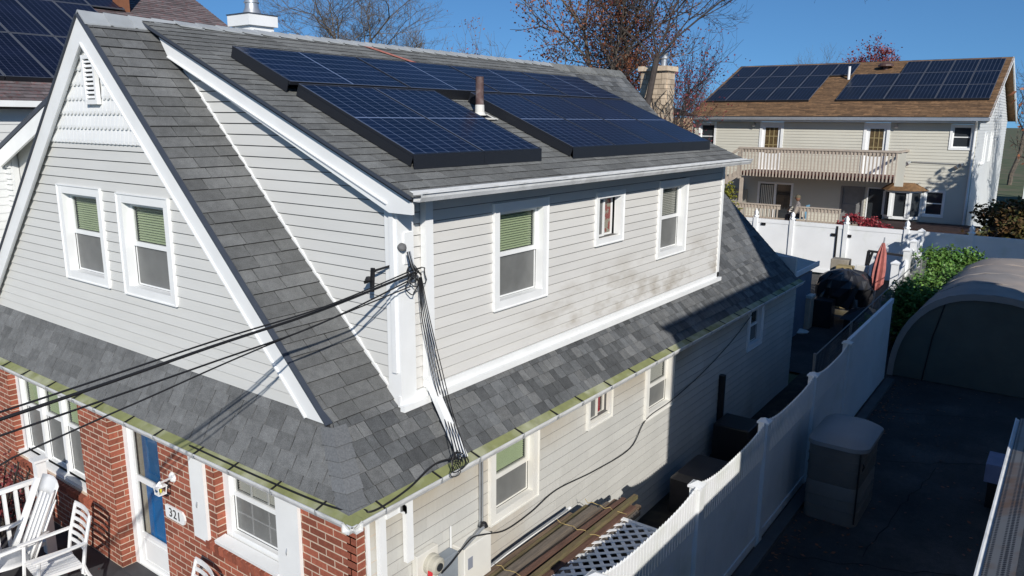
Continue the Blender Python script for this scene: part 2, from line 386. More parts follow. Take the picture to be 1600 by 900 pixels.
def wall(name,root,backm,*a,**k):
    h=[None]; a=list(a); bk=rows(*a[:6],h,*a[6:],**k); h[0]=bk.build(name,backm,root); return h[0]
# ================================================================ THE HOUSE
TS=.986; RX=-3.79; RZ=6.69; ZB=2.95
H=thing('house',(-3.8,5,0),'grey sided two storey house with red brick front, steep grey shingle roof and solar array','house')
PF=pmap('y',-.75); PC=pmap('y',0.0); PD=pmap('x',0.0); PW=pmap('x',.42); PB=pmap('y',-1.0)
SB=Pieces('siding_board',290)
GW=[(-4.86,-3.84,3.73,4.84),(-3.47,-2.455,3.72,4.82)]
def inn(o,m=.035): return [(a+m,b-m,c+m,d-m) for a,b,c,d in o]
# front gable wall
hw=lambda z:(RZ-z)/TS
gable=wall('gable_wall',H,M['joint'],3.03,5.36,.112,lambda z:(RX-hw(z)+.1,RX+hw(z)-.1),inn(GW),PF,M['siding'],SB)
# upper gable: scalloped white shakes
mb=MB(); zt=6.45
mb.prism([PF(RX-hw(5.36)+.1,.0,5.36),PF(RX+hw(5.36)-.1,.0,5.36),PF(RX,.0,RZ-.12)],V((0,.08,0)))
gup=mb.build('gable_peak',M['white'],H)
pk=0
for k in range(8):
    z=5.335+k*.155
    lo,hi=RX-hw(z)+.16,RX+hw(z)-.16
    n=max(1,int((hi-lo)/.085)); 
    if hi-lo<.1: break
    w=(hi-lo)/n
    for i in range(n):
        a=lo+w*i; c=a+w/2; r=w*.45
        if -3.87<c<-3.57 and z>5.72 and z<6.3: continue
        pts=[PF(c-r,0,z+.17),PF(c-r,0,z+.045)]
        for q in range(1,6):
            t=math.pi*q/6; pts.append(PF(c-r*math.cos(t),0,z+.045-math.sin(t)*.04))
        pts+= [PF(c+r,0,z+.045),PF(c+r,0,z+.17)]
        m2=MB(); ln=len(pts); 
        fr=[p+V((0,-.030 if p.z<z+.1 else -.010,0)) for p in pts]
        m2.add(pts+fr,[tuple(range(ln,2*ln))]+[(i2,(i2+1)%ln,ln+(i2+1)%ln,ln+i2) for i2 in range(ln)])
        m2.build('shake',M['white'],gup)
mb=MB(); mb.box(RX-hw(5.36)+.12,RX+hw(5.36)-.12,-.775,-.752,5.345,5.37); mb.build('peak_ledge',M['white'],H)
# louvre vent
P=pmap('y',-.775); mb=MB(); frame(mb,P,-3.86,-3.59,5.76,6.27,.035,0,.045,wb=.05,wt=.04)
vent=mb.build('louvre_vent',M['white'],H)
for k in range(9):
    z=5.82+k*.046
    MB().hexa([P(-3.825,0.03,z),P(-3.625,.03,z),P(-3.625,.038,z+.004),P(-3.825,.038,z+.004),P(-3.825,0.0,z+.03),P(-3.625,.0,z+.03),P(-3.625,.006,z+.036),P(-3.825,.006,z+.036)]).build('louvre',M['white'],vent)
MB().box(-3.83,-3.62,-.785,-.777,5.8,6.23).build('vent_back',M['dark'],vent)
for o in GW: window(H,PF,*o,ub='blind')
# rake boards on the gable
def rake(sgn,name):
    d=V((sgn,0,-TS)).normalized(); nrm=V((-sgn*TS,0,-1)).normalized() # pointing down-inward
    top=V((RX,-.80,RZ-.015)); L=(3.68 if sgn>0 else 4.4)/d.x*sgn if False else (3.71 if sgn>0 else 4.3)*math.sqrt(1+TS*TS)
    bot=top+d*L
    w=.205
    tin=top+V((0,0,-w*math.sqrt(1+TS*TS)/TS*TS))
    mb=MB(); bi=bot+V((-sgn*w*math.sqrt(1+TS*TS)/TS,0,0))
    mb.prism([top,bot,bi,tin],V((0,-.03,0)),0)
    o=mb.build(name,M['white'],H)
    # inner bead
    mb=MB(); mb.bar(tin+V((0,-.035,.0)),bi+V((0,-.035,.0)),.018,.02,up=(0,-1,0)); mb.build('rake_bead',M['white'],o)
    mb=MB(); off=nrm*-.006
    mb.bar(top+off+V((0,-.018,.0)),bot+off+V((0,-.018,0)),.075,.016,up=-nrm); mb.build('rake_drip_edge',M['flash'],o)
    if sgn<0:
        mb=MB(); 
        for q,(a,b2) in enumerate(((.03,.012),(.07,.02))):
            mb.bar(top+nrm*(-a)+V((0,.02+q*.03,0)),bot+nrm*(-a)+V((0,.02+q*.03,0)),.05,b2,up=-nrm)
        mb.build('rake_edge_strip',M['galv'],o)
    return o
rake(1,'rake_board'); rake(-1,'rake_board')
# cheek wall of the dormer (faces the street)
DY0=0.0; DY1=7.74; RK=2.5/3.79-.0 # dormer
DS=.414; DZ=RZ-3.79*DS
zc=lambda x: RZ+(-(x-RX))*DS   # dormer roof height
def ckx(z): # from steep roof line to wall edge or dormer roof line
    lo=RX+(RZ-z)/TS
    hi=min(-.13,RX+(RZ-.05-z)/DS)
    return (lo,max(hi,lo))
cheek=wall('cheek_wall',H,M['joint'],2.99,6.5,.112,ckx,[],PC,M['siding'],SB)
mb=MB(); a=V((RX+.25,-.012,RZ-.25*TS)); b=V((-.02,-.012,2.985)); mb.bar(a,b,.025,.045,up=(0,0,1)); mb.build('step_flashing',M['white'],H)
# dormer side wall
DW=[(1.40,2.40,3.62,4.76),(3.505,4.22,4.06,4.725),(5.30,6.27,3.64,4.765)]
sidew=wall('dormer_side_wall',H,M['joint'],3.07,5.0,.107,lambda z:(.02,DY1-.03),inn(DW),PD,M['siding_s'],SB)
window(H,PD,*DW[0],ub='blind'); window(H,PD,*DW[1],style='slide',cw=.07); window(H,PD,*DW[2],ub='blindw')
# coloured hanging seen through the small dormer window
mb=MB(); Pq=pmap('x',-.128); pbox(mb,Pq,3.93,4.12,0,.006,4.16,4.64)
cur=mb.build('window_hanging',mat('hanging_patchwork',(.5,.1,.08),.8,.1,5,col2=(.55,.5,.38),c2s=14,c2t=(.48,.52)),H)
# base flashing and trims
mb=MB(); mb.box(.001,.03,-.05,DY1+.02,2.965,3.07); mb.box(.03,.085,-.05,DY1+.02,2.925,2.985); mb.build('base_trim',M['white'],H)
mb=MB(); mb.box(-.13,.035,-.035,-.005,2.97,5.0); mb.box(.002,.035,-.004,.17,2.97,5.0)
corner=mb.build('corner_post',M['white'],H)
MB().box(-.05,.002,-.062,-.035,3.3,4.95).build('corner_bead',M['white'],corner)
mb=MB(); mb.box(.0,.03,DY1-.06,DY1+.02,2.97,5.02); mb.build('corner_board',M['white'],H)
mb=MB(); mb.box(.0,.035,.17,DY1-.06,4.93,4.985); mb.build('frieze_board',M['white'],H)
mb=MB(); mb.box(-.02,.30,-.10,DY1+.12,5.0,5.02); mb.build('soffit',M['white'],H)
mb=MB(); mb.box(-3.7,-.01,DY1-.1,DY1,2.9,5.05); mb.build('dormer_rear_wall',M['siding'],H)
# dormer rake board
def dz(x): return RZ-(x-RX)*DS
a=V((RX+.25,0,dz(RX+.25)-.03)); b=V((.30,0,dz(.30)-.03))
mb=MB(); mb.prism([a+V((0,-.12,0)),b+V((0,-.12,0)),b+V((0,-.12,-.15)),b+V((-.28,-.12,-.15+.0)),V((RX+.45,-.12,dz(RX+.45)-.235))],V((0,.03,0)))
dr=mb.build('dormer_rake_board',M['white'],H)
mb=MB(); mb.bar(V((RX+.45,-.128,dz(RX+.45)-.225)),V((.0,-.128,dz(0)-.225)),.012,.02,up=(0,-1,0)); mb.build('rake_bead',M['white'],dr)
mb=MB(); mb.bar(a+V((-.2,-.125,.2*DS+.012)),b+V((.03,-.125,.012-.03*DS)),.09,.03,up=(DS,0,1)); mb.build('rake_drip_edge',M['flash'],dr)
# ---------------- roofs
RT=[None]
def Pside(u,v,h): # steep right slope: v along slope from x=.5
    n=V((TS,0,1)).normalized(); d=V((-1,0,TS)).normalized()
    return V((.50,u,ZB-.5*TS))+d*v+n*h
SL=(.5-RX)*math.sqrt(1+TS*TS)
# slope distance of a height
vz=lambda z:(z-(ZB-.5*TS))/TS*math.sqrt(1+TS*TS)
def Pdorm(u,v,h):
    n=V((DS,0,1)).normalized(); d=V((-1,0,DS)).normalized()
    return V((.33,u,dz(.33)))+d*v+n*h
DL=(.33-RX)*math.sqrt(1+DS*DS)
F0=V((0,-1.09,ZB-.5*TS)); F1=V((0,-.75,3.06)); fd=(F1-F0); FLn=fd.length; fdn=fd.normalized(); fn=V((0,-fd.z,fd.y)).normalized()
if fn.z<0: fn=-fn
def Pfront(u,v,h): return V((u,F0.y,F0.z))+fdn*v+fn*h
hipx=lambda v: .5-v/FLn*.61   # right end on front skirt
def hipy(v): # on side slope: y of the hip at slope distance v
    t=min(1,v/vz(3.06)); return -1.09+t*.34
# sheets below the shingles
mb=MB(); T=-.03
mb.prism([Pside(-.80,vz(3.06),T),Pside(-.80,SL,T),Pside(10.95,SL,T),Pside(10.95,0,T),Pside(-1.09,0,T),],V((-TS,0,-1)).normalized()*.05)
rs=mb.build('steep_roof',M['underlay'],H)
mb=MB(); mb.prism([Pdorm(-.13,0,-.012),Pdorm(DY1+.15,0,-.012),Pdorm(DY1+.15,DL,-.012),Pdorm(-.13,DL-.2,-.012)],V((-DS,0,-1)).normalized()*.05)
rd=mb.build('dormer_roof',M['underlay'],H)
mb=MB(); mb.prism([Pfront(-8.1,0,-.03),Pfront(.5,0,-.03),Pfront(-.11,FLn,-.03),Pfront(-7.5,FLn,-.03)],-fn*.05)
rf=mb.build('front_skirt_roof',M['underlay'],H)
mb=MB(); mb.prism([V((RX,-.8,RZ)),V((RX-4.6,-.8,RZ-4.6*TS)),V((RX-4.6,10.95,RZ-4.6*TS)),V((RX,10.95,RZ))],V((.03,0,-.06)))
rl=mb.build('left_roof',M['shingle_strip'],H)
SH=Pieces('shingle',296)
def uside(v):
    z=ZB-.5*TS+v*TS/math.sqrt(1+TS*TS); 
    if z<2.93: return [(hipy(v)+.0,10.95)]
    if z<3.06: return [(hipy(v),-.04),(DY1+.06,10.95)]
    return [(-.80,-.03),(DY1+.1,10.95)]
vb=vz(3.02)
shingles(SH,Pside,0,vb,lambda v:[i for i in uside(v)],.143,.08,.20,[M['shingle_dark']]*2+[M['shingle']],rs,lift=.012,jit=.002)
shingles(SH,lambda u,v,h:Pside(u,v,h+.004),vb,SL,lambda v:[i for i in uside(v) if i[0]<5],.143,.24,.42,[M['shingle_strip']],rs,lift=.015,hide=lambda u,v:.9)
shingles(SH,Pside,vb,SL,lambda v:[i for i in uside(v) if i[0]>5],.143,.13,.33,[M['shingle_dark'],M['shingle']],rs)
shingles(SH,Pfront,0,FLn,lambda v:[(-7.95,hipx(v)-.02)],.143,.20,.24,[M['shingle']],rf,lift=.008)
shingles(SH,Pdorm,-.03,DL,lambda v:[(-.16,DY1+.2)],.143,.26,.36,[M['shingle_top']],rd,hide=lambda u,v:.8 if v<.25 or u<.3 else .45)
SH.finish(rs,'shingle')
# gable/hip caps
ha=V((-.13,-.765,3.07)); hb=V((.54,-1.12,2.40)); dd=(hb-ha)
for k in range(1,7):
    p=ha+dd*(k/7.0)-dd*.01; q=ha+dd*((k+1.25)/7.0)
    n1=V((TS,0,1)).normalized(); n2=fn; w=.155
    s1=V((0,1,0))*w*1.05; s2=V((-1,0,0))*w*1.0
    up=(n1+n2).normalized()
    zb=.004+.004*(k%2); 
    mb=MB(); hb2=[]
    A=[p+s2*.9+n2*.02+up*0,p+up*.03,p+s1*.9+n1*.02]; B=[q+s2+n2*.032,q+up*.045,q+s1+n1*.032]
    q_=[a_-up*.03 for a_ in A+B]
    mb.add(A+B+q_,[(0,1,4,3),(1,2,5,4),(9,10,7,6),(10,11,8,7),(0,3,9,6),(2,8,11,5),(3,4,10,9),(4,5,11,10),(0,6,7,1),(1,7,8,2)])
    mb.build('hip_cap',M['hipcap'],rs)
rc=MB(); rc.box(RX-.02,RX+.02,-.78,10.9,RZ-.06,RZ-.01); rcap=rc.build('ridge',M['underlay'],H)
y=-.83
while y<10.9:
    ye=min(y+.30,10.96); ms=M['cap'] if y<7.9 else M['shingle_top']
    e=.012; dm=(.42 if 0<y<7.8 else TS)
    A=[V((RX-.13,y,RZ-.13*TS+.02+e)),V((RX,y,RZ+.025+e)),V((RX+.14,y,RZ-.14*dm+.03+e))]; B=[V((RX-.13,ye,RZ-.13*TS+.02)),V((RX,ye,RZ+.025)),V((RX+.14,ye,RZ-.14*dm+.03))]
    mb=MB(); lo=[a_-V((0,0,.02)) for a_ in A+B]
    mb.add(A+B+lo,[(0,1,4,3),(1,2,5,4),(0,6,7,1),(1,7,8,2),(2,8,11,5),(3,4,10,9),(4,5,11,10),(0,3,9,6)])
    mb.build('ridge_cap',ms,rcap); y+=.27
# scraps of roof detail: rust orange chalk line stripe near the ridge
mb=MB(); p=[Pdorm(3.05,DL-.15,.018),Pdorm(3.2,DL-.16,.018),Pdorm(3.62,DL-.72,.018),Pdorm(3.5,DL-.72,.018)]; mb.quad(*p)
mb.build('red_paint_mark',mat('red_paint',(.42,.16,.12),.8,.2,20),rd)
# ---------------- gutters
def gutter(a,b,out,name,cap=True,size=.12,algae=True,par=None,h=.085):
    a=V(a);b=V(b);out=V(out); d=(b-a).normalized(); prof=[(0,0),(0,-h),(size*.62,-h),(size*.80,-h*.55),(size*.84,-.02),(size,-.012),(size,0),(size*.93,0),(size*.93,-.006),(size*.78,-.012),(size*.74,-.05),(size*.6,-h+.006),(.006,-h+.006),(.006,0)]
    mb=MB(); n=len(prof)
    A=[a+out*x+V((0,0,z)) for x,z in prof]; B=[b+out*x+V((0,0,z)) for x,z in prof]
    mb.add(A+B,[(i,(i+1)%n,n+(i+1)%n,n+i) for i in range(n)]+[tuple(range(n)),tuple(range(2*n-1,n-1,-1))])
    g=mb.build(name,M['gutter'],par or H)
    if algae:
        mb=MB(); z0=-.028; mb.hexa([a+out*.0+V((0,0,.022)),b+out*.0+V((0,0,.022)),b+out*size*.80+V((0,0,z0)),a+out*size*.80+V((0,0,z0)),a+V((0,0,.028)),b+V((0,0,.028)),b+out*size*.80+V((0,0,z0+.006)),a+out*size*.80+V((0,0,z0+.006))])
        mb.build('gutter_guard',M['algae'],g)
        L=(b-a).length; t=.45
        while t<L:
            p=a+d*(t+random.uniform(-.08,.08)); q=MB(); q.bar(p+V((0,0,.034)),p+out*size*.97+V((0,0,.0)),.016,.008,up=(0,0,1)); q.build('hanger_strap',M['black'],g)
            c=MB(); c.bar(p+out*(size*1.005)+V((0,0,.006)),p+out*(size*1.005)+V((0,0,-.045)),.012,.008,up=out); c.build('gutter_clip',M['galv'],g)
            t+=.62
    return g
ge=2.452
gutter((.50,-1.21,ge),(.50,11.0,ge+.0),(1,0,0),'side_gutter')
gutter((.62,-1.09,ge+.001),(-8.2,-1.09,ge+.001),(0,-1,0),'front_gutter')
gutter((.33,-.13,5.02),(.33,DY1+.17,5.02),(1,0,0),'dormer_gutter',algae=False)
mb=MB(); mb.box(.40,.498,-.98,10.95,2.34,2.45); mb.box(-8.1,.498,-1.085,-1.002,2.342,2.44); mb.build('fascia',M['white2'],H)
# downspouts
def dspout(pts,name,w=.075,t=.055,up=(0,1,0),m='white'):
    mb=MB()
    for a,b in zip(pts[:-1],pts[1:]):
        a=V(a);b=V(b); mb.bar(a,b,w,t,up=up)
    return mb.build(name,M[m],H)
dspout([(.055,.33,4.93),(.055,.33,3.08)],'dormer_downspout',w=.10,t=.07,up=(1,0,0))
p0=V((.06,.33,3.13)); p1=at_x((712,712),.60)
mb=MB(); mb.bar(p0,at_x((724,716),.60),.085,.055,up=(1,0,1)); mb.build('downspout_extension',M['white'],H)
MB().bar(V((.05,.33,3.2)),V((.09,.35,3.06)),.115,.08,up=(1,0,0)).build('downspout_elbow',M['white'],H)
# ---------------- lower side wall
LW=[(.80,1.66,1.50,2.40),(2.73,3.32,1.92,2.36),(4.30,5.16,1.52,2.38),(8.30,9.05,1.56,2.38)]
LB=Pieces('wall_shingle',296)
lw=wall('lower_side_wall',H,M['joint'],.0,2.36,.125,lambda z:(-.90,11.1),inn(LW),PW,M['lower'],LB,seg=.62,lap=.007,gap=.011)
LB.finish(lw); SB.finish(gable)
window(H,PW,*LW[0],ub='blind',rec=.05,white='white2'); window(H,PW,*LW[1],style='slide',cw=.05,rec=.03,white='white2'); window(H,PW,*LW[2],ub='blindw',rec=.05,white='white2'); window(H,PW,*LW[3],ub=None,rec=.05)
mb=MB(); Pq=pmap('x',.42-.083); pbox(mb,Pq,3.06,3.19,0,.006,1.99,2.30); mb.build('red_towel',mat('red_cloth',(.55,.02,.05),.8,.1,9),H)
mb=MB(); mb.box(.40,.445,-.90,-.865,.3,2.36); mb.build('corner_board',M['white'],H)
dspout([(.47,-.76,2.36),(.47,-.76,.3)],'corner_downspout',w=.075,t=.05,up=(1,0,0))
dspout([(.47,-.43,2.34),(.47,-.43,1.72)],'side_downspout',w=.085,t=.05,up=(1,0,0))
mb=MB()
for k in range(9):
    t=k/8*math.pi/2; mb.ob(V((.48,-.56+.07*math.sin(t),2.28+.05*math.cos(t)-.03)),(.03,0,0),(0,.012,0),(0,0,.035+.004*(k%2)))
mb.bar((.48,-.72,2.285),(.48,-.52,2.285),.05,.045,up=(0,0,1)); mb.build('gutter_elbow',M['white'],H)
mb=MB(); mb.box(-7.9,.40,11.0,11.1,0,2.9); mb.prism([(RX-3.8,11.0,2.9),(RX+3.8,11.0,2.9),(RX,11.0,RZ-.15)],V((0,-.1,0))); mb.build('rear_wall',M['siding'],H)
# white conduit on the wall beside W1
mb=MB(); mb.tube([(.45,.62,2.36),(.45,.62,1.58)],.012,6); mb.tube([(.455,.655,2.36),(.455,.655,1.55)],.009,6); mb.build('conduit',M['galv'],H)
MB().tube([(.47,7.1,1.45),(.47,7.1,.3)],.06,12).build('standpipe',M['blackp'],H)
# ---------------- brick front
OP=[(-6.55,-4.52,1.03,2.46),(-3.80,-2.70,.30,2.46),(-1.66,-.64,1.42,2.46)]
bj=MB()
cells=[]
xs=sorted({-7.95,.42,*[o[0] for o in OP],*[o[1] for o in OP]})
zs=sorted({0.0,2.44,*[o[2] for o in OP]})
for i in range(len(xs)-1):
    for j in range(len(zs)-1):
        xm=(xs[i]+xs[i+1])/2; zm=(zs[j]+zs[j+1])/2
        if any(o[0]<xm<o[1] and o[2]<zm<o[3] for o in OP): continue
        bj.box(xs[i],xs[i+1],-.9965,-.72,zs[j],zs[j+1])
bj.box(.30,.4235,-.9965,-.905,0,2.36)
bw=bj.build('brick_wall',M['mortar'],H)
BR=Pieces('brick',290)
def brick(x0,x1,z0,z1,y0=-.998,y1=-.96):
    j=random.uniform(-.001,.001); BR.add(MB().box(x0,x1,y0+j,y1,z0,z1),M['brick'],bw)
nrow=int(2.44/.075)
for r in range(nrow):
    z0=.006+r*.075; z1=z0+.0615; off=.107*(r%2)
    x=-7.95-off
    # spans
    sp=[(-7.95,.42)]
    for (a,b,c,d) in OP:
        if z1>c+.002:
            ns=[]
            for l,rr in sp:
                if a<rr and b>l: 
                    if a-l>.02: ns.append((l,a))
                    if rr-b>.02: ns.append((b,rr))
                else: ns.append((l,rr))
            sp=ns
    if z1<.3: continue
    for l,rr in sp:
        x=math.floor((l+off+8)/.214)*.214-8-off
        while x<rr:
            a=max(x+.006,l); b=min(x+.208,rr)
            if b-a>.02: brick(a,b,z0,z1)
            x+=.214
    # returns at left jamb of recesses (faces +x)
    for (a,b,c,d) in OP:
        if z0>c-.01:
            BR.add(MB().box(a-.03,a+.004,-.995+.0,-.80 if a<-3.9 or a>-3 else -.70,z0,z1) if r%2 else MB().box(a-.03,a+.0045,-.88,-.75,z0,z1),M['brick'],bw)
            if not r%2: BR.add(MB().box(a-.03,a+.004,-.994,-.89,z0,z1),M['brick'],bw)
    # corner return
    BR.add(MB().box(.38,.426,-.996,-.908 if r%2 else -.908,z0,z1),M['brick'],bw)
for (a,b,c,d) in (OP[0],OP[2]): # rowlock sills
    x=a-.16
    while x<b+(.1 if a<-4 else .02):
        BR.add(MB().hexa([(x,-1.045,c-.115),(x+.062,-1.045,c-.115),(x+.062,-.85,c-.085),(x,-.85,c-.085),(x,-1.05,c-.03),(x+.062,-1.05,c-.03),(x+.062,-.85,c-.004),(x,-.85,c-.004)]),M['brick'],bw,1.3); x+=.075
    MB().hexa([(a-.165,-1.035,c-.11),(b+.1,-1.035,c-.11),(b+.1,-.86,c-.09),(a-.165,-.86,c-.09),(a-.165,-1.038,c-.036),(b+.1,-1.038,c-.036),(b+.1,-.86,c-.012),(a-.165,-.86,c-.012)]).build('sill_mortar',M['mortar'],bw)
BR.finish(bw)
# triple window
PT=pmap('y',-.88)
a0,a1,z0,z1=OP[0]
mb=MB(); frame(mb,PT,a0,a1,z0,z1,.11,-.06,.02,wb=.09); pbox(mb,PT,a0-.01,a1,.0,.10,z0-.004,z0+.05)
tw=mb.build('window_surround',M['white'],H)
wi=(a1-a0-.2)/3
for k in range(3):
    x=a0+.10+wi*k; window(H,PT,x,x+wi,z0+.05,2.44,cw=.035,proud=.02,rec=.03,ub='blind',lip=False)
# front door
PDo=pmap('y',-.80); a0,a1,z0,z1=OP[1]
mb=MB(); frame(mb,PDo,a0,a1,z0,z1,.10,-.08,.03,wb=.02); fr_=mb.build('door_frame',M['white'],H)
d0,d1=a0+.105,a1-.105
mb=MB(); frame(mb,PDo,d0,d1,z0+.02,2.36,.055,-.03,.0,wb=.42,wt=.06); pbox(mb,PDo,d0+.056,d1-.056,-.028,-.002,1.42,1.49); sd=mb.build('storm_door',M['white'],H)
mb=MB(); frame(mb,PDo,d0+.09,d1-.09,z0+.08,.68,.012,.0,.008); mb.build('kick_panel_bead',M['white'],sd)
mb=MB(); pbox(mb,PDo,d0+.057,d1-.057,-.018,-.012,z0+.45,1.42); mb.build('door_glass',M['glassd'] if 'glassd' in M else M['glass'],sd)
mb=MB(); pbox(mb,PDo,d0+.057,d1-.057,-.018,-.012,1.49,2.30); mb.build('door_glass',M['glass'],sd)
MB().tube([PDo(d1-.03,.03,1.40),PDo(d1-.03,.05,1.34),PDo(d1-.03,.03,1.26)],.01,6).build('handle',M['black'],sd)
mb=MB(); pbox(mb,PDo,d0+.17,d1-.0,-.085,-.05,z0+.02,2.36)
bd=mb.build('blue_door',mat('blue_door_paint',(.02,.18,.46),.35,.1,3),H)
mb=MB(); frame(mb,PDo,d0+.27,d1-.12,1.55,2.2,.02,-.05,-.04);frame(mb,PDo,d0+.27,d1-.12,.55,1.3,.02,-.05,-.04); mb.build('door_moulding',M['bluel'] if 'bluel' in M else bd.data.materials[0],bd)
mb=MB(); pbox(mb,PDo,d0+.07,d0+.12,-.10,-.045,z0+.02,2.36); pbox(mb,PDo,d0+.13,d0+.165,-.10,-.06,z0+.02,2.36); mb.build('inner_jamb',mat('jamb_beige',(.45,.42,.34),.6),bd)
MB().box(a0,a1,-.66,-.62,z0,2.44).build('door_back',M['dark'],bd)
# right front window with flat shutters
PR=pmap('y',-.90); a0,a1,z0,z1=OP[2]
window(H,PR,a0,a1,z0+.0,2.44,cw=.10,proud=.0,rec=.05,ub='blindw',lip=False,muntin=True)
mb=MB(); mb.hexa([(a0,-1.04,z0-.006),(a1,-1.04,z0-.006),(a1,-.92,z0-.006),(a0,-.92,z0-.006),(a0,-1.045,z0+.03),(a1,-1.045,z0+.03),(a1,-.92,z0+.05),(a0,-.92,z0+.05)]); mb.build('window_sill',M['white'],H)
for (x0,x1) in ((-2.05,-1.79),(-.63,-.30)):
    mb=MB(); mb.box(x0,x1,-1.03,-1.001,1.36,2.42); mb.box(x1-.06,x1,-1.036,-1.03,1.36,2.42); s_=mb.build('shutter',M['white'],H)
    MB().tube([((x0+x1)/2-.02,-1.034,1.78),((x0+x1)/2-.015,-1.05,1.75),((x0+x1)/2-.03,-1.034,1.71)],.006,6).build('shutter_hook',M['galv'],s_)
# house number plaque
x0,x1=-2.62,-2.24; P3=lambda a,z:V((a,-1.0,z))
mb=MB(); pts=[]
for a,z in ((x0,1.40),(x0+.02,1.385),(x1-.05,1.385),(x1-.02,1.40),(x1,1.45),(x1-.01,1.50),(x1-.05,1.535),(x0+.02,1.535),(x0,1.52)): pts.append(V((a,-1.0,z)))
mb.prism(pts,V((0,-.018,0))); pq=mb.build('number_plaque',M['white'],H)
cu=bpy.data.curves.new('number','FONT'); cu.body='321'; cu.size=.145; cu.extrude=.002; cu.space_character=1.1; cu.align_x='CENTER'; cu.align_y='CENTER'
tmp=bpy.data.objects.new('t',cu); C.objects.link(tmp); bpy.context.view_layer.update()
me=bpy.data.meshes.new_from_object(tmp.evaluated_get(bpy.context.evaluated_depsgraph_get())); C.objects.unlink(tmp); bpy.data.objects.remove(tmp)
no=bpy.data.objects.new('house_number',me); C.objects.link(no); no.parent=pq; me.materials.append(M['black'])
no.rotation_euler=(math.pi/2,0,0); no.location=V(((x0+x1)/2,-1.021,1.46))-ORG[H.name]
# porch lantern
lp=V((-2.42,-1.0,1.84))
mb=MB(); mb.lathe(lp+V((0,0,.06)),[(.055,0),(.06,.01),(.045,.03),(.02,.035)],12,ax=(0,-1,0)); mb.bar(lp+V((0,-.03,.06)),lp+V((0,-.15,.05)),.016,.016)
lan=mb.build('porch_lantern',M['white'],H)
c=lp+V((-.01,-.15,-.01)); mb=MB()
for sx in (-1,1):
    for sy in (-1,1): mb.bar(c+V((sx*.038,sy*.038,-.065)),c+V((sx*.046,sy*.046,.02)),.008,.008,up=(0,1,0))
mb.ob(c+V((0,0,-.065)),(.044,0,0),(0,.044,0),(0,0,.005)); mb.ob(c+V((0,0,.024)),(.054,0,0),(0,.054,0),(0,0,.005)); mb.lathe(c+V((0,0,.028)),[(.05,0),(.026,.026),(.022,.034),(.006,.045)],4); mb.build('lantern_cage',M['white'],lan)
MB().lathe(c+V((0,0,-.035)),[(.010,-.02),(.016,-.005),(.018,.014),(.008,.036)],10).build('bulb',mat('bulb_yellow',(.65,.6,.05),.3,0),lan)
# service head, brackets
mb=MB(); mb.box(.031,.05,.035,.15,4.33,4.62); mb.build('service_plate',M['white'],H)
M['shgrey']=mat('service_head_grey',(.13,.13,.13),.7); hd=at_x((636,390),.12); mb=MB(); mb.lathe(V((.05,hd.y,hd.z)),[(.042,0),(.044,.02),(.03,.045),(.012,.05)],14,ax=(.5,0,1)); mb.build('service_head',M['shgrey'],H)
# meters
def meterbox(y0,y1,z0,z1,x1,name,m): return MB().box(.435,x1,y0,y1,z0,z1).build(name,m,H,bevel=.006)
p=at_x((678,895),.55); mg=mat('meter_grey',(.33,.33,.30),.5)
mp=meterbox(p.y-.17,p.y+.12,1.2,1.72,.50,'meter_pan',M['white2'])
mb=MB(); mb.lathe(V((.50,-.18,1.58)),[(.10,0),(.10,.04),(.085,.05),(.085,.10),(.06,.115)],22,ax=(1,0,0)); mt=mb.build('meter_dial',mat('meter_cream',(.45,.43,.36),.4),H)
MB().lathe(V((.50,-.18,1.58)),[(.04,.112),(.04,.125)],14,ax=(1,0,0)).build('meter_face',M['glassf'],mt)
MB().box(.55,.603,-.27,-.262,1.5,1.56).build('meter_tag',mat('tag_red',(.6,.03,.04),.5,0),mt)
# (meter group positioned from the photograph's wall plane)
q=at_x((671,880),.5)
MB().lathe(V((.45,q.y,q.z)),[(.05,0),(.055,.05),(.045,.09),(.02,.11)],16,ax=(1,0,0)).build('vent_cap',M['white'],H)
a=at_x((690,878),.55); b=at_x((716,872),.55)
MB().box(.435,.55,a.y,b.y,1.05,a.z).build('disconnect_box',mat('box_steel_grey',(.23,.26,.29),.45),H,bevel=.005)
a=at_x((722,858),.57); b=at_x((764,850),.57)
ub=MB().box(.435,.60,a.y,b.y,1.0,a.z).build('utility_cabinet',M['white2'],H,bevel=.008)
MB().box(.601,.606,a.y+.05,a.y+.12,a.z-.24,a.z-.12).build('cabinet_label',mat('label_grey',(.25,.27,.32),.5,0),ub)
MB().tube([V((.60,a.y-.02,a.z+.02)),V((.58,b.y-.10,a.z+.09))],.014,8).build('conduit',M['galv'],H)
MB().lathe(V((.56,b.y-.07,a.z+.07)),[(.03,0),(.045,.01),(.03,.05),(.015,.06)],10).build('conduit_cap',M['black'],H)
MB().box(.45,.46,a.y-.04,a.y-.025,a.z-.02,a.z+.22).build('antenna_strip',M['white'],H)
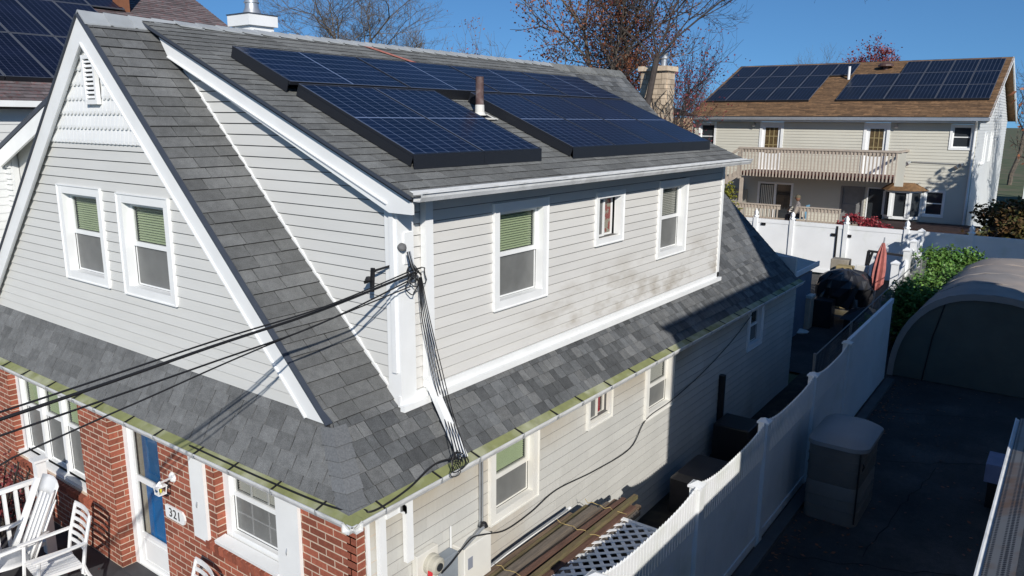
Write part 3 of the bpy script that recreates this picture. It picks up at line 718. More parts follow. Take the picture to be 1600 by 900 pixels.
# chimney on the left slope
c0=V((-4.45,1.02,0)); zt=7.12
CH=[]
ya=at_x((390,30),-4.05).y; yb=at_x((427,30),-4.05).y; xa=at_y((362,30),ya).x; zt=6.95
mb=MB(); mb.box(xa,-4.05,ya,yb,5.6,zt-.14); ch=mb.build('chimney',M['white'],H)
mb=MB(); mb.box(xa-.04,-4.01,ya-.04,yb+.04,zt-.14,zt); mb.build('chimney_cap_band',M['white'],ch)
mb=MB(); mb.box(xa-.05,-4.0,ya-.05,yb+.05,zt,zt+.012); mb.build('chimney_flashing',M['flash'],ch)
for k in range(4):
    z=zt-.2-k*.11; mb=MB(); mb.box(-4.049,-4.042,ya+.01,yb-.01,z-.10,z-.01); mb.box(xa+.01,-4.06,ya-.010,ya-.001,z-.10,z-.01); mb.build('siding_board',M['white'],ch)
MB().lathe(V(((xa-4.05)/2,(ya+yb)/2,zt+.01)),[(.13,0),(.105,.06),(.088,.10),(.088,.15),(.10,.155),(.10,.168),(.088,.17),(.088,.55),(.12,.57),(.12,.63),(.02,.68)],20).build('flue',M['galv'],ch,smooth=True)
# plumbing vent
t22=math.atan(DS)
vp=V((-1.30,2.80,dz(-1.30)))
mb=MB(); mb.lathe(vp+V((0,0,.02)),[(.052,0),(.052,.47),(.044,.47),(.044,.44)],16); vt=mb.build('vent_pipe',mat('cast_iron_brown',(.10,.06,.055),.7,.2,15,col2=(.2,.16,.15),c2s=9),H,smooth=True)
mb=MB(); mb.lathe(vp+V((0,0,.02)),[(.085,0),(.060,.04),(.057,.13)],16); mb.build('pipe_collar',M['white2'],vt)
mb=MB(); n=V((DS,0,1)).normalized(); d=V((-1,0,DS)).normalized(); mb.ob(vp+n*.024,d*.14,V((0,.13,0)),n*.005); mb.build('pipe_boot',M['black'],vt)
mb=MB(); mb.ob(vp+n*.031-d*.13+V((0,.06,0)),d*.02,V((0,.13,0)),n*.004);mb.ob(vp+n*.031-d*.07+V((0,.14,0)),d*.08,V((0,.014,0)),n*.004); mb.build('sealant',M['white2'],vt)
# ---------------- solar array on the dormer roof
M['pvframe2']=mat('solar_frame_grey',(.13,.14,.165),.45,0,metal=.3)
def solar(loc,rot,wx,ly,mcell,label,cat='solar panel',group=None,skirt=None,th=.035,edge=True):
    t=thing('solar_panel',loc,label,cat,group,rot)
    mb=MB(); f=.013
    P=lambda a,o,z:V((a,z,o))
    frame(mb,P,-wx/2,wx/2,-ly/2,ly/2,(.022 if mcell!=M['pv'] else f),-th,0); mb.build('frame',M['pvframe'] if mcell==M['pv'] else M['pvframe2'],t,local=True)
    MB().box(-wx/2+f,wx/2-f,-ly/2+f,ly/2-f,-.012,-.003).build('glass',mcell,t,local=True)
    if edge and mcell==M['pv']: MB().box(-wx/2+.0,-wx/2+.006,-ly/2,ly/2,.0005,.004).build('frame_edge',M['pvedge'],t,local=True); MB().box(-wx/2+.01,wx/2-.01,ly/2-.007,ly/2-.001,.0005,.004).build('frame_edge',M['pvedge'],t,local=True)
    if skirt:
        mb=MB()
        for (x0,x1,y0,y1,z0,z1,dx,dy) in skirt: 
            mb.hexa([(x0+dx,y0+dy,z0),(x1+dx,y0+dy,z0),(x1+dx,y1+dy,z0),(x0+dx,y1+dy,z0),(x0,y0,z1),(x1,y0,z1),(x1,y1,z1),(x0,y1,z1)])
        mb.build('skirt',M['pvframe'],t,local=True)
    return t
# local axes: x along world +y, y up the slope, z normal
def rotm(ex,ey,ez): return Matrix((ex,ey,ez)).transposed().to_euler()
eyv=V((-1,0,DS)).normalized(); ezv=V((DS,0,1)).normalized(); exv=V((0,1,0))
RR=rotm(exv,eyv,ezv)
def pd(y,s,h=.135): return V((0,y,dz(0)))+eyv*s+ezv*h
GRP='solar panels on the grey dormer roof'
sk_b=lambda w,l:[(-w/2,w/2,-l/2-.006,-l/2-.001,-.125,-.0,0,-.055)]
fr_names=['nearest the front gable','second from the front gable','third from the front gable','farthest from the front gable']
for k in range(4):
    y=.27+1.785*(k+.5)
    t=solar(pd(y,1.97+.52),RR,1.04,1.765,M['pv'],'landscape solar panel in the top row, '+fr_names[k],group=GRP,edge=True)
    # landscape: turn a quarter about the normal
    t.rotation_euler=rotm(eyv,-exv,ezv)
    if k in (1,): 
        MB().box(-.53,-.522,-.9,.9,-.12,-.0).build('skirt',M['pvframe'],t,local=True)
nm=['lower left portrait solar panel, outermost beside the dormer rake','portrait solar panel immediately left of the brown vent pipe','portrait solar panel immediately right of the brown vent pipe','portrait solar panel second to the right of the vent pipe','portrait solar panel third to the right of the vent pipe','portrait solar panel at the lower far end of the dormer roof']
ys=[.86,1.905,3.64,4.695,5.75,6.805]
for k,y in enumerate(ys):
    sk2=[(-.526,.526,-.88,-.872,-.125,0,0,-.055)]
    if k in (0,2): sk2.append((-.53,-.524,-.88,.86,-.12,-.03,0,0))
    if k==1: sk2.append((.522,.532,-.88,-.70,-.12,0,0,-.03))
    solar(pd(y,.17+.87),RR,1.04,1.74,M['pv'],nm[k],group=GRP,skirt=sk2)
t=bpy.data.objects['solar_panel']
MB().box(-.5,.5,.884,.892,-.12,-.0).build('skirt',M['pvframe'],t,local=True)
# ================================================================ CABLES
def cable(pts,r,label,m='black',name='cable',group=None,cat='cable',n=6,sub=8):
    P=[V(p) for p in pts]; out=[]
    for i in range(len(P)-1):
        p0=P[max(i-1,0)];p1=P[i];p2=P[i+1];p3=P[min(i+2,len(P)-1)]
        for j in range(sub):
            t=j/sub; out.append(.5*((2*p1)+(p2-p0)*t+(2*p0-5*p1+4*p2-p3)*t*t+(3*p1-p0-3*p2+p3)*t*t*t))
    out.append(P[-1])
    o=MB().tube(out,r,n).build(name,M[m],None,smooth=True); tag(o,label,cat,group); return o
at=V((.10,.10,4.25)); GC='overhead service cables to the corner of the dormer'
cable([at,(.13,-1.0,4.12),(.14,-2.0,4.05),(.14,-3.45,3.93),(.1,-8,3.6),(0,-30,6.8)],.011,'thickest black service cable running from the dormer corner to the left edge',group=GC)
cable([at+V((0,0,.03)),(.16,-1.0,4.15),(.14,-2.0,4.085),(.16,-3.45,3.98),(.12,-8,3.65),(0,-30,6.9)],.0065,'thin black wire twisted closely along the top of the thick service cable',group=GC)
cable([at+V((0,0,-.05)),(.10,-1.0,4.00),(.10,-2.0,3.92),(.10,-3.45,3.82),(.05,-8,3.5),(0,-30,6.6)],.007,'black wire just underneath the thick service cable, second lowest of the bundle',group=GC)
q1=at_x((400,547),.08); q2=at_x((230,622),.07); q3=at_x((20,715),.06)
cable([at+V((0,-.05,-.12)),q1,q2,q3,(0,-8,2.9),(0,-30,6)],.006,'lone thin wire hanging well below the main overhead cable bundle',group=GC)
# drip loops and tangle at the bracket
mb=MB(); rnd=random.Random(3)
for k in range(6):
    a=at+V((rnd.uniform(-.02,.03),rnd.uniform(-.05,.1),rnd.uniform(-.05,.08))); r=rnd.uniform(.04,.10); pts=[]
    for j in range(13):
        t=2*math.pi*j/12; pts.append(a+V((.02*math.sin(3*t+k),r*math.cos(t)*.8,-.06+r*math.sin(t))))
    mb.tube(pts,.0055,5)
tag(mb.build('wire_coil',M['black'],None),'tangle of black wire loops coiled at the service bracket on the dormer corner','wire coil')
for k in range(4):
    e=V((.12,hd.y,hd.z-.02)); cable([e+V((0,k*.012,0)),e+V((.03,.01+k*.012,-.12)),at+V((.0,.02*k-.02,.02))],.006,['leftmost','second','third','rightmost'][k]+' of four short wires dropping from the service head to the bracket',m='galv' if k%2 else 'black',group='wires dropping from the service head',sub=6)
mb=MB(); ab=at_y((583,432),-.12)
mb.bar(V((-.02,-.03,4.33)),ab+V((0,0,.05)),.02,.02); mb.bar(ab+V((0,0,.08)),ab+V((0,-.02,-.14)),.03,.03,up=(0,1,0)); mb.bar(ab+V((.02,-.02,-.02)),ab+V((-.08,-.03,-.06)),.03,.03); mb.lathe(ab+V((-.03,-.03,-.05)),[(.02,0),(.035,.02),(.02,.05)],8)
tag(mb.build('cable_bracket',M['black'],None),'black insulator bracket sticking out from the cheek wall beside the dormer corner','bracket')
for k in range(5):
    o=random.Random(k); dy=.018*k
    cable([at+V((.02,.04+dy*.5,-.05)),at_x((660+k*3,500),.13+.01*k),at_x((674+k*4,575),.16),at_x((690+k*4,640),.25),at_x((706+k*4,690),.62),at_x((712+k*5,722),.68)],.005,['leftmost','second from left','middle','second from right','rightmost'][k]+' of the black wires running down beside the dormer downspout',group='wires down the dormer corner')
mb=MB(); g0=at_x((716,715),.66); rnd=random.Random(8)
for k in range(5):
    r=rnd.uniform(.05,.12); a=g0+V((rnd.uniform(-.02,.05),rnd.uniform(-.1,.08),rnd.uniform(-.10,.06))); pts=[a+V((.015*math.sin(2*2*math.pi*j/12+k),r*math.cos(2*math.pi*j/12),-.02+r*math.sin(2*math.pi*j/12))) for j in range(13)]; mb.tube(pts,.005,5)
tag(mb.build('wire_coil',M['black'],None),'tangle of black wire loops hanging over the side gutter below the downspout','wire coil')
cable([g0,at_x((680,725),.6),at_x((640,762),.6),at_x((600,790),.58),at_x((577,800),.56),(.5,-.98,2.47),(.3,-1.12,2.485),(-.6,-1.15,2.48),(-1.8,-1.14,2.475)],.009,'black cable lying in the gutter round the brick corner',n=6)
# cable swagged along the lower wall
cable([at_x(p,.455) for p in ((758,834),(790,828),(830,800),(870,765),(930,735),(985,700),(1010,655),(1050,625),(1100,580),(1150,525),(1190,470))],.007,'thin black cable sagging along the cream side wall toward the rear')
cable([at_x(p,.60) for p in ((690,896),(705,880),(722,858),(738,840),(752,836),(775,832))],.007,'black cable looping over the grey meter boxes on the side wall')
# ================================================================ GROUND
def sheet(name,poly,m,dz=0,label=None,seg=1):
    mb=MB(); mb.add([V((x,y,G(y)+dz)) for x,y in poly],[tuple(range(len(poly)))]); o=mb.build(name,m,None); o['kind']='structure'; return o
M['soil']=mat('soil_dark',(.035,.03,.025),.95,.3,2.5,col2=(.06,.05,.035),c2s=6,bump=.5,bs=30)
M['lawn']=mat('winter_grass',(.09,.11,.05),.95,.25,1,col2=(.14,.12,.07),c2s=.5)
mb=MB(); ys_=[-900,-60,3,8,14,20,26,40,80,900]
for i in range(len(ys_)-1):
    a,b=ys_[i],ys_[i+1]; za,zb=min(G(a),.9)-.06,min(G(b),.9)-.06
    mb.quad((-900,a,za),(900,a,za),(900,b,zb),(-900,b,zb))
mb.build('ground',M['lawn'],None)['kind']='structure'
def ysheet(name,x0,x1,y0,y1,m,dz,n=8):
    mb=MB()
    for i in range(n):
        a=y0+(y1-y0)*i/n; b=y0+(y1-y0)*(i+1)/n
        mb.quad((x0,a,G(a)+dz),(x1,a,G(a)+dz),(x1,b,G(b)+dz),(x0,b,G(b)+dz))
    o=mb.build(name,m,None); o['kind']='structure'; return o
ysheet('driveway',2.0,6.19,-14,22.9,M['asphalt'],0.0)
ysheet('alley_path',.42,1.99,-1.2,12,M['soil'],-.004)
ysheet('patio',-9,1.99,12,22.9,M['asphalt'],-.002)
M['crack']=mat('asphalt_joint',(.012,.012,.013),.95,.1,5)
mb=MB()
for (a,b) in ((at_z((1210,842),.01),at_z((1400,902),.01)),):
    d=(b-a).normalized()*.02; s_=V((-d.y,d.x,0)); mb.quad(a-s_+V((0,0,0)),b-s_,b+s_,a+s_)
o=mb.build('driveway_joint',M['crack'],None); o['kind']='structure'
mb=MB()
mb.box(2.06,2.22,-6,3,-.05,.07); mb.hexa([(2.06,3,-.05),(2.22,3,-.05),(2.22,12.6,.1),(2.06,12.6,.1),(2.06,3,.07),(2.22,3,.07),(2.22,12.6,.07+G(12.6)),(2.06,12.6,.07+G(12.6))])
o=mb.build('kerb',mat('kerb_dark_concrete',(.10,.10,.10),.9,.2,3,bump=.3,bs=40),None); o['kind']='structure'
mb=MB(); mb.box(-9,.30,-3.3,-1.0,-.05,.295); mb.box(-3.79,-2.71,-1.02,-.76,.2,.302); mb.box(-9,.34,-3.34,-.995,.24,.27); o=mb.build('porch_slab',M['porch'],None); o['kind']='structure'
ysheet('front_yard',-12,2.0,-14,-3.3,M['lawn'],-.02,1)
# ================================================================ WHITE VINYL FENCE
XF=2.0
def post(y,h,name='post',par=None,w=.062,finial=False):
    g=G(y); mb=MB(); mb.box(XF-w,XF+w,y-w,y+w,g-.1,g+h); p=mb.build('post',M['pvc'],par)
    mb=MB(); mb.box(XF-w-.018,XF+w+.018,y-w-.018,y+w+.018,g+h,g+h+.025)
    z=g+h+.025; ww=w+.012; mb.add([(XF-ww,y-ww,z),(XF+ww,y-ww,z),(XF+ww,y+ww,z),(XF-ww,y+ww,z),(XF,y,z+.045)],[(0,1,4),(1,2,4),(2,3,4),(3,0,4)]); mb.build('post_cap',M['pvc'],p)
PY=[-4.1,-1.9,.28,2.45,4.62,6.83,8.87]
fence=thing('picket_topped_fence',(XF,2.5,0),'white vinyl privacy fence with scalloped picket top between the alley and the driveway','fence')
for y in PY: post(y,1.76,par=fence)
PK=Pieces('picket',290)
for a,b in zip(PY[:-1],PY[1:]):
    mb=MB(); ga,gb=G(a),G(b); m0=.062
    def hb(x0,x1,z0,z1,mi=0): mb.hexa([(x0,a+m0,ga+z0),(x1,a+m0,ga+z0),(x1,b-m0,gb+z0),(x0,b-m0,gb+z0),(x0,a+m0,ga+z1),(x1,a+m0,ga+z1),(x1,b-m0,gb+z1),(x0,b-m0,gb+z1)])
    hb(XF-.025,XF+.025,.04,.16); 
    rl_=mb.build('bottom_rail',M['pvc'],fence); mb=MB(); hb(XF-.025,XF+.025,1.20,1.29); mb.build('middle_rail',M['pvc'],fence)
    mb=MB(); hb(XF-.028,XF+.012,1.53,1.60); mb.build('top_rail',M['pvc'],fence)
    n=7; L=(b-a-.124)/n
    for k in range(n):
        y0=a+m0+L*k; mb=MB(); g=G(y0); mb.box(XF-.011,XF+.011,y0+.002,y0+L-.003,g+.16,g+1.2); mb.build('board',M['pvc'],fence)
    n=31
    for k in range(n):
        y0=a+m0+(b-a-.124)*(k+.5)/n; t=(k+.5)/n; h=1.69+.085*abs(2*t-1)**3; g=G(y0)
        q=MB(); q.box(XF+.013,XF+.033,y0-.024,y0+.024,g+1.29,g+h); q.add([(XF+.013,y0-.024,g+h),(XF+.033,y0-.024,g+h),(XF+.033,y0+.024,g+h),(XF+.013,y0+.024,g+h),(XF+.023,y0,g+h+.03)],[(0,1,4),(1,2,4),(2,3,4),(3,0,4)])
        PK.add(q,M['pvc'],fence)
PK.finish(fence)
f2=thing('plain_panel_fence',(XF,10.7,0),'plain solid white vinyl fence panel beyond the picket topped sections, in deep shade','fence')
a,b=8.94,12.6
n=16
for k in range(n):
    y0=a+(b-a)*k/n; y1=a+(b-a)*(k+1)/n-.004; mb=MB(); g=G(y0); mb.box(XF-.012,XF+.012,y0,y1,g+.05,g+1.72); mb.build('board',M['pvc'],f2)
mb=MB(); mb.hexa([(XF-.03,a,1.72+G(a)),(XF+.03,a,1.72+G(a)),(XF+.03,b,1.72+G(b)),(XF-.03,b,1.72+G(b)),(XF-.03,a,1.82+G(a)),(XF+.03,a,1.82+G(a)),(XF+.03,b,1.82+G(b)),(XF-.03,b,1.82+G(b))]); mb.build('top_rail',M['pvc'],f2)
# chain link fence on the house side
cl=thing('chain_link_fence',(1.75,12,0),'low chain link fence running beside the plain white panel toward the back yard','fence')
yy0,yy1=8.3,18.5; cx=1.62
M['galvd']=mat('galvanised_dull',(.20,.20,.19),.6,.15,8); mb=MB(); mb.tube([V((cx,yy0,G(yy0)+1.62)),V((cx,yy1,G(yy1)+1.72))],.013,6); mb.build('top_rail',M['galvd'],cl)
for y in (8.3,10.8,13.4,16,18.5):
    MB().tube([V((cx,y,0)),V((cx,y,G(y)+1.66))],.025,8).build('post',M['galvd'],cl)
mb=MB(); 
y=yy0
while y<yy1:
    z0=G(y)+.1; h=1.52
    mb.bar((cx+.02,y,z0),(cx+.02,y+h*.62,z0+h),.003,.003,up=(1,0,0)); mb.bar((cx+.02,y+h*.62,z0),(cx+.02,y,z0+h),.003,.003,up=(1,0,0)); y+=.085
o=mb.build('wire_mesh',M['galvd'],cl); o['kind']='stuff'
# a run of posts further back on the same line, stepping up to the rear fence
st=thing('stepped_fence',(1.2,18,0),'short white fence run with square posts and a sloping rail in front of the ivy','fence')
for (x,y,h) in ((1.27,16.8,1.78),(1.13,19.2,1.75),(1.06,20.6,1.8),(1.0,22.2,1.9)):
    g=G(y); mb=MB(); mb.box(x-.08,x+.08,y-.08,y+.08,g,g+h); p=mb.build('post',M['pvc'],st); mb=MB(); mb.box(x-.1,x+.1,y-.1,y+.1,g+h,g+h+.04); z=g+h+.04; mb.add([(x-.09,y-.09,z),(x+.09,y-.09,z),(x+.09,y+.09,z),(x-.09,y+.09,z),(x,y,z+.07)],[(0,1,4),(1,2,4),(2,3,4),(3,0,4)]); mb.build('post_cap',M['pvc'],p)
for (x0,y0,x1,y1,h0,h1) in ((1.27,16.88,1.13,19.12,1.0,1.5),(1.13,19.28,1.06,20.52,1.5,1.6),(1.06,20.68,1.0,22.1,1.6,1.7)):
    g0,g1=G(y0),G(y1); mb=MB(); mb.hexa([(x0-.02,y0,g0),(x0+.02,y0,g0),(x1+.02,y1,g1),(x1-.02,y1,g1),(x0-.02,y0,g0+h0),(x0+.02,y0,g0+h0),(x1+.02,y1,g1+h1),(x1-.02,y1,g1+h1)]); mb.build('panel',M['pvc'],st)
# ================================================================ REAR FENCE
YR=23.0; GR=G(YR)
rf2=thing('rear_fence',(-1.5,YR,GR),'tall white vinyl fence across the back of the yard with pointed post finials','fence')
px_=[1080,1180,1237,1322,1417,1519,1620]; xs=[at_y((p,360),YR).x for p in px_]
for x in xs:
    mb=MB(); mb.box(x-.07,x+.07,YR-.07,YR+.07,GR,GR+1.86); p=mb.build('post',M['pvc'],rf2)
    MB().lathe(V((x,YR,GR+1.86)),[(.11,0),(.11,.03),(.06,.06),(.085,.13),(.075,.18),(.02,.26)],4).build('finial',M['pvc'],p)
for a,b in zip(xs[:-1],xs[1:]):
    MB().box(a+.07,b-.07,YR-.03,YR+.03,GR+1.66,GR+1.80).build('top_rail',M['pvc'],rf2)
    MB().box(a+.07,b-.07,YR-.03,YR+.03,GR+.06,GR+.2).build('bottom_rail',M['pvc'],rf2)
    MB().box(a+.07,b-.07,YR-.015,YR+.015,GR+.2,GR+1.66).build('panel',M['pvc'],rf2)
for (x,z) in ((xs[2]+1.45,GR+1.45),(xs[3]+.12,GR+1.45),(xs[1]+.3,GR+1.62)): MB().box(x-.08,x+.08,YR-.06,YR-.03,z-.05,z+.04).build('hinge',M['black'],rf2)
MB().box(xs[2]+1.52,xs[2]+1.58,YR-.05,YR-.03,GR+.1,GR+1.75).build('gate_gap',M['blackp'],rf2)
# ================================================================ REAR HOUSE
M['beige']=mat('siding_beige_far',(.56,.545,.47),.6,.05,1)
M['brownroof']=mat('shingle_brown',(.22,.125,.06),.9,.25,9,rnd=.25,col2=(.30,.17,.08),c2s=5,bump=.3,bs=25)
M['deckwood']=mat('deck_wood_weathered',(.42,.36,.30),.8,.12,6)
M['deckred']=mat('deck_joist_red',(.16,.06,.05),.8,.2,5)
YH=31.5; XL,XR_=-10.95,1.22; GH=.5; EV=5.62
RH=thing('rear_house',(-4.9,34,GH),'beige two storey house behind the white fence with brown shingle roof and upper balcony','house')
PH=pmap('y',YH)
PXr=pmap('x',XR_)
win=[(-10.6,-9.75,4.25,5.55),(.27,1.10,4.55,5.55),(-.42,.36,1.75,2.85)]
doors=[(-7.6,-6.5,3.4,5.6),(-3.05,-2.0,3.4,5.6)]
opens=win+doors+[(-7.5,-5.85,.9,2.85),(-3.75,-2.75,.9,2.85),(-2.6,-1.95,1.0,2.8)]
FB=Pieces('siding_board',0)
w_=wall('front_wall',RH,M['beige'],GH,EV,.13,lambda z:(XL+.1,XR_-.0),opens,PH,M['beige'],FB,lap=.018,bt=.15)
ywe=44.0
def gx(z): 
    if z<EV: return (YH,ywe)
    return (31.1+(z-5.65)/.404,44.3-(z-5.65)/.404)
M['white_s']=mat('siding_white_far',(.62,.64,.64),.6,.05,1)
w2=wall('side_wall',RH,M['white_s'],GH,8.0,.13,gx,[],PXr,M['white_s'],FB,lap=.018,bt=.15)
FB.finish(w_)
# roof
yr=34.55+.0; RZ2=EV+.23+ (34.9-31.1)*.404*1.0
def ProofR(u,v,h): # front slope
    a=math.radians(22); d=V((0,math.cos(a),math.sin(a))); n=V((0,-math.sin(a),math.cos(a)))
    return V((u,31.1,5.85))+d*v+n*h
RLN=7.25
mb=MB(); mb.prism([ProofR(XL-.1,0,-.05),ProofR(1.62,0,-.05),ProofR(1.62,RLN,-.05),ProofR(XL-.1+.3,RLN,-.05)],V((0,0,-.1)))
rr=mb.build('roof',M['brownroof'],RH)
FS=Pieces('shingle',0)
shingles(FS,ProofR,0,RLN,lambda v:[(XL-.13,1.64)],.15,.3,.6,[M['brownroof']],rr,lift=.02)
for i in range(len(FS.l)): FS.l[i]=(FS.l[i][0],FS.l[i][1],FS.l[i][2],rr)
FS.finish(rr)
tp=ProofR(0,RLN,0)
mb=MB(); mb.prism([V((XL,tp.y,tp.z-.02)),V((1.62,tp.y,tp.z-.02)),V((1.62,tp.y+6.8,5.8)),V((XL,tp.y+6.8,5.8))],V((0,0,-.1))); mb.build('rear_slope',M['brownroof'],rr)
# widen gable wall to the ridge
mb=MB(); mb.add([(XR_-.05,YH,GH),(XR_-.05,tp.y+6.5,GH),(XR_-.05,tp.y+6.5,5.6),(XR_-.05,tp.y,tp.z-.15),(XR_-.05,YH,5.75)],[(0,1,2,3,4)]); mb.build('gable_wall',M['white_s'],RH)
mb=MB(); a=ProofR(1.60,-.03,-.09); b=ProofR(1.60,RLN,-.09); mb.bar(a,b,.05,.2,up=(0,-.37,.93)); mb.bar(b,V((1.6,tp.y+6.8,5.7)),.05,.2,up=(0,.3,.9)); mb.build('rake_board',M['white'],RH)
mb=MB(); mb.box(XL-.15,1.62,30.95,31.1,5.70,5.83); mb.build('gutter',M['galv'],RH)
mb=MB(); mb.box(XL,1.60,31.12,YH+.1,5.61,5.80); mb.build('soffit',M['white'],RH)
MB().tube([V((1.2,31.0,5.7)),V((1.17,31.3,5.45)),V((1.15,31.42,5.3)),V((1.15,31.42,.6))],.045,6).build('downspout',M['white'],RH)
MB().tube([V((XL+.1,31.0,5.7)),V((XL+.05,31.3,5.4)),V((XL+.05,31.42,.6))],.045,6).build('downspout',M['galv'],RH)
window(RH,PH,*win[0],style='plain',cw=.08); window(RH,PH,*win[1],style='plain',cw=.08); window(RH,PH,*win[2],style='plain',cw=.06)
gold=mat('muntin_gold',(.30,.24,.12),.5,0)
for k,(a,b,c,d) in enumerate(doors):
    mb=MB(); frame(mb,PH,a,b,c,d,.12,-.1,.04,wb=.02); fr2=mb.build('door',M['white'],RH)
    e0,e1=a+.25,b-.12 if k else b-.25
    mb=MB(); frame(mb,PH,a+.12,b-.12,c+.02,d-.12,.13,-.08,-.03,wb=.75); mb.build('door_leaf',M['white'],fr2)
    mb=MB(); pbox(mb,PH,a+.25,b-.25,-.06,-.05,c+.77,d-.25); mb.build('pane',mat('door_glass_warm',(.10,.07,.035),.15,.4,7),fr2)
    mb=MB()
    for q in (1,2): x=a+.25+(b-a-.5)*q/3; pbox(mb,PH,x-.018,x+.018,-.05,-.035,c+.77,d-.25)
    for q in (1,2,): z=c+.77+(d-c-1.02)*q/3; pbox(mb,PH,a+.25,b-.25,-.05,-.036,z-.018,z+.018)
    mb.build('muntin',gold,fr2)
for (x,z) in ((-7.85,5.52),(-1.75,5.52)):
    mb=MB(); mb.lathe(V((x,YH-.02,z)),[(.05,0),(.06,.1),(.08,.2)],8,ax=(0,-1,-.5)); mb.build('wall_lamp',M['galv'],RH)
MB().tube([V((-1.05,31.44,4.0)),V((.8,31.44,3.97))],.015,5).build('conduit',M['galv'],RH)
for x in (-1.1,.85):
    mb=MB(); mb.lathe(V((x,31.42,4.0)),[(.06,0),(.09,.2)],8,ax=(-.5,-1,-.5)); mb.lathe(V((x-.12,31.4,3.92)),[(.05,0),(.08,.18)],8,ax=(-.7,-1,-.6)); mb.build('floodlight',M['galv'],RH)
# sliding doors and dark doorway
mb=MB(); frame(mb,PH,-7.5,-5.85,.9,2.85,.09,-.1,.03); pbox(mb,PH,-6.72,-6.62,-.08,.01,1.0,2.76); s1=mb.build('sliding_door',M['white'],RH)
mb=MB(); pbox(mb,PH,-7.41,-5.94,-.09,-.07,.95,2.78); mb.build('pane',M['glassf'],s1)
mb=MB(); 
for k in range(9): x=-7.35+k*.085+ (.0); pbox(mb,PH,x,x+.05,-.06,-.05,1.0,2.7)
mb.build('curtain',M['blindw'],s1)
mb=MB(); frame(mb,PH,-3.75,-2.75,.9,2.85,.08,-.1,.03); pbox(mb,PH,-3.67,-2.83,-.1,-.05,.95,2.05); pbox(mb,PH,-3.67,-2.83,-.1,-.08,2.05,2.8); mb.build('grey_door',mat('door_grey',(.2,.2,.2),.6),RH)
mb=MB(); frame(mb,PH,-2.65,-1.9,1.0,2.85,.05,-.1,.03); s2=mb.build('side_door',M['white'],RH)
mb=MB(); pbox(mb,PH,-2.6,-1.95,-.1,-.08,1.05,2.8); mb.build('pane',M['glassf'],s2)
# bay window
bx=[(-1.95,YH),(-1.6,YH-.55),(-.85,YH-.55),(-.5,YH)]
BW=None
mb=MB(); mb.prism([V((x,y,1.6)) for x,y in bx],V((0,0,.12))); mb.prism([V((x,y,2.72)) for x,y in bx],V((0,0,.10)))
for i,(x,y) in enumerate(bx): mb.box(x-.05,x+.05,y-.05,y+.03,1.7,2.73)
mb.box(-1.55,-1.45,YH-.58,YH-.52,1.7,2.73); mb.box(-1.0,-.9,YH-.58,YH-.52,1.7,2.73)
bay=mb.build('bay_window',M['white'],RH)
mb=MB(); mb.prism([V((x*.98-.03,y+.03,1.72)) for x,y in bx],V((0,0,1.0))); mb.build('pane',M['glassf'],bay)
mb=MB(); r0=[(-2.15,YH),(-1.72,YH-.75),(-.75,YH-.75),(-.2,YH)]; t0=[(-1.7,YH),(-1.5,YH-.1),(-1.0,YH-.1),(-.8,YH)]
mb.add([V((x,y,2.82)) for x,y in r0]+[V((x,y,3.12)) for x,y in t0],[(0,1,5,4),(1,2,6,5),(2,3,7,6),(4,5,6,7),(0,3,2,1)]); mb.build('bay_roof',M['brownroof'],bay)
# balcony
by0=29.6; bx0,bx1=-7.75,-1.25; bz=3.42
mb=MB(); mb.box(bx0,bx1,by0,YH-.02,bz-.06,bz); mb.build('balcony_floor',M['deckred'],RH)
mb=MB(); mb.box(bx0+.05,bx1-.05,by0+.03,by0+.1,bz-.18,bz-.065); mb.build('balcony_beam',M['deckred'],RH)
bal=mb=MB(); mb.box(bx0-.1,bx1+.15,by0-.06,by0+.1,4.42,4.50); mb.box(bx0,bx1,by0-.01,by0+.05,4.28,4.42); brail=mb.build('balcony_rail',M['deckwood'],RH)
BB=Pieces('baluster',290); x=bx0+.06
while x<bx1: BB.add(MB().box(x,x+.055,by0-.06,by0-.012,bz-.20,4.40),M['deckwood'],brail); x+=.145
for (x) in (bx1+.0,):
    mb=MB(); mb.box(x-.02,x+.08,by0,YH,4.42,4.50); mb.build('side_rail',M['deckwood'],brail)
MB().box(bx1-.02,bx1+.30,by0-.02,by0+.04,bz-.34,4.42).build('end_post',M['beige'],RH)
MB().box(bx0-.06,bx0+.08,by0-.04,by0+.08,bz-.34,4.5).build('end_post',M['deckwood'],RH)
for x in (bx0+.1,): MB().box(x-.07,x+.07,by0+.02,by0+.14,GH,bz-.3).build('deck_post',M['deckwood'],RH)
# stair from balcony going left down
mb=MB(); mb.bar(V((bx0,by0,4.45)),V((bx0-2.3,by0,2.9)),.07,.1); mb.bar(V((bx0,by0,3.35)),V((bx0-2.3,by0,1.8)),.07,.28); sr=mb.build('stair_rail',M['deckwood'],RH)
for k in range(13): x=bx0-.12-k*.17; z=3.35-(bx0-x)*.674; BB.add(MB().box(x,x+.055,by0-.05,by0,z,z+1.0),M['deckwood'],sr)
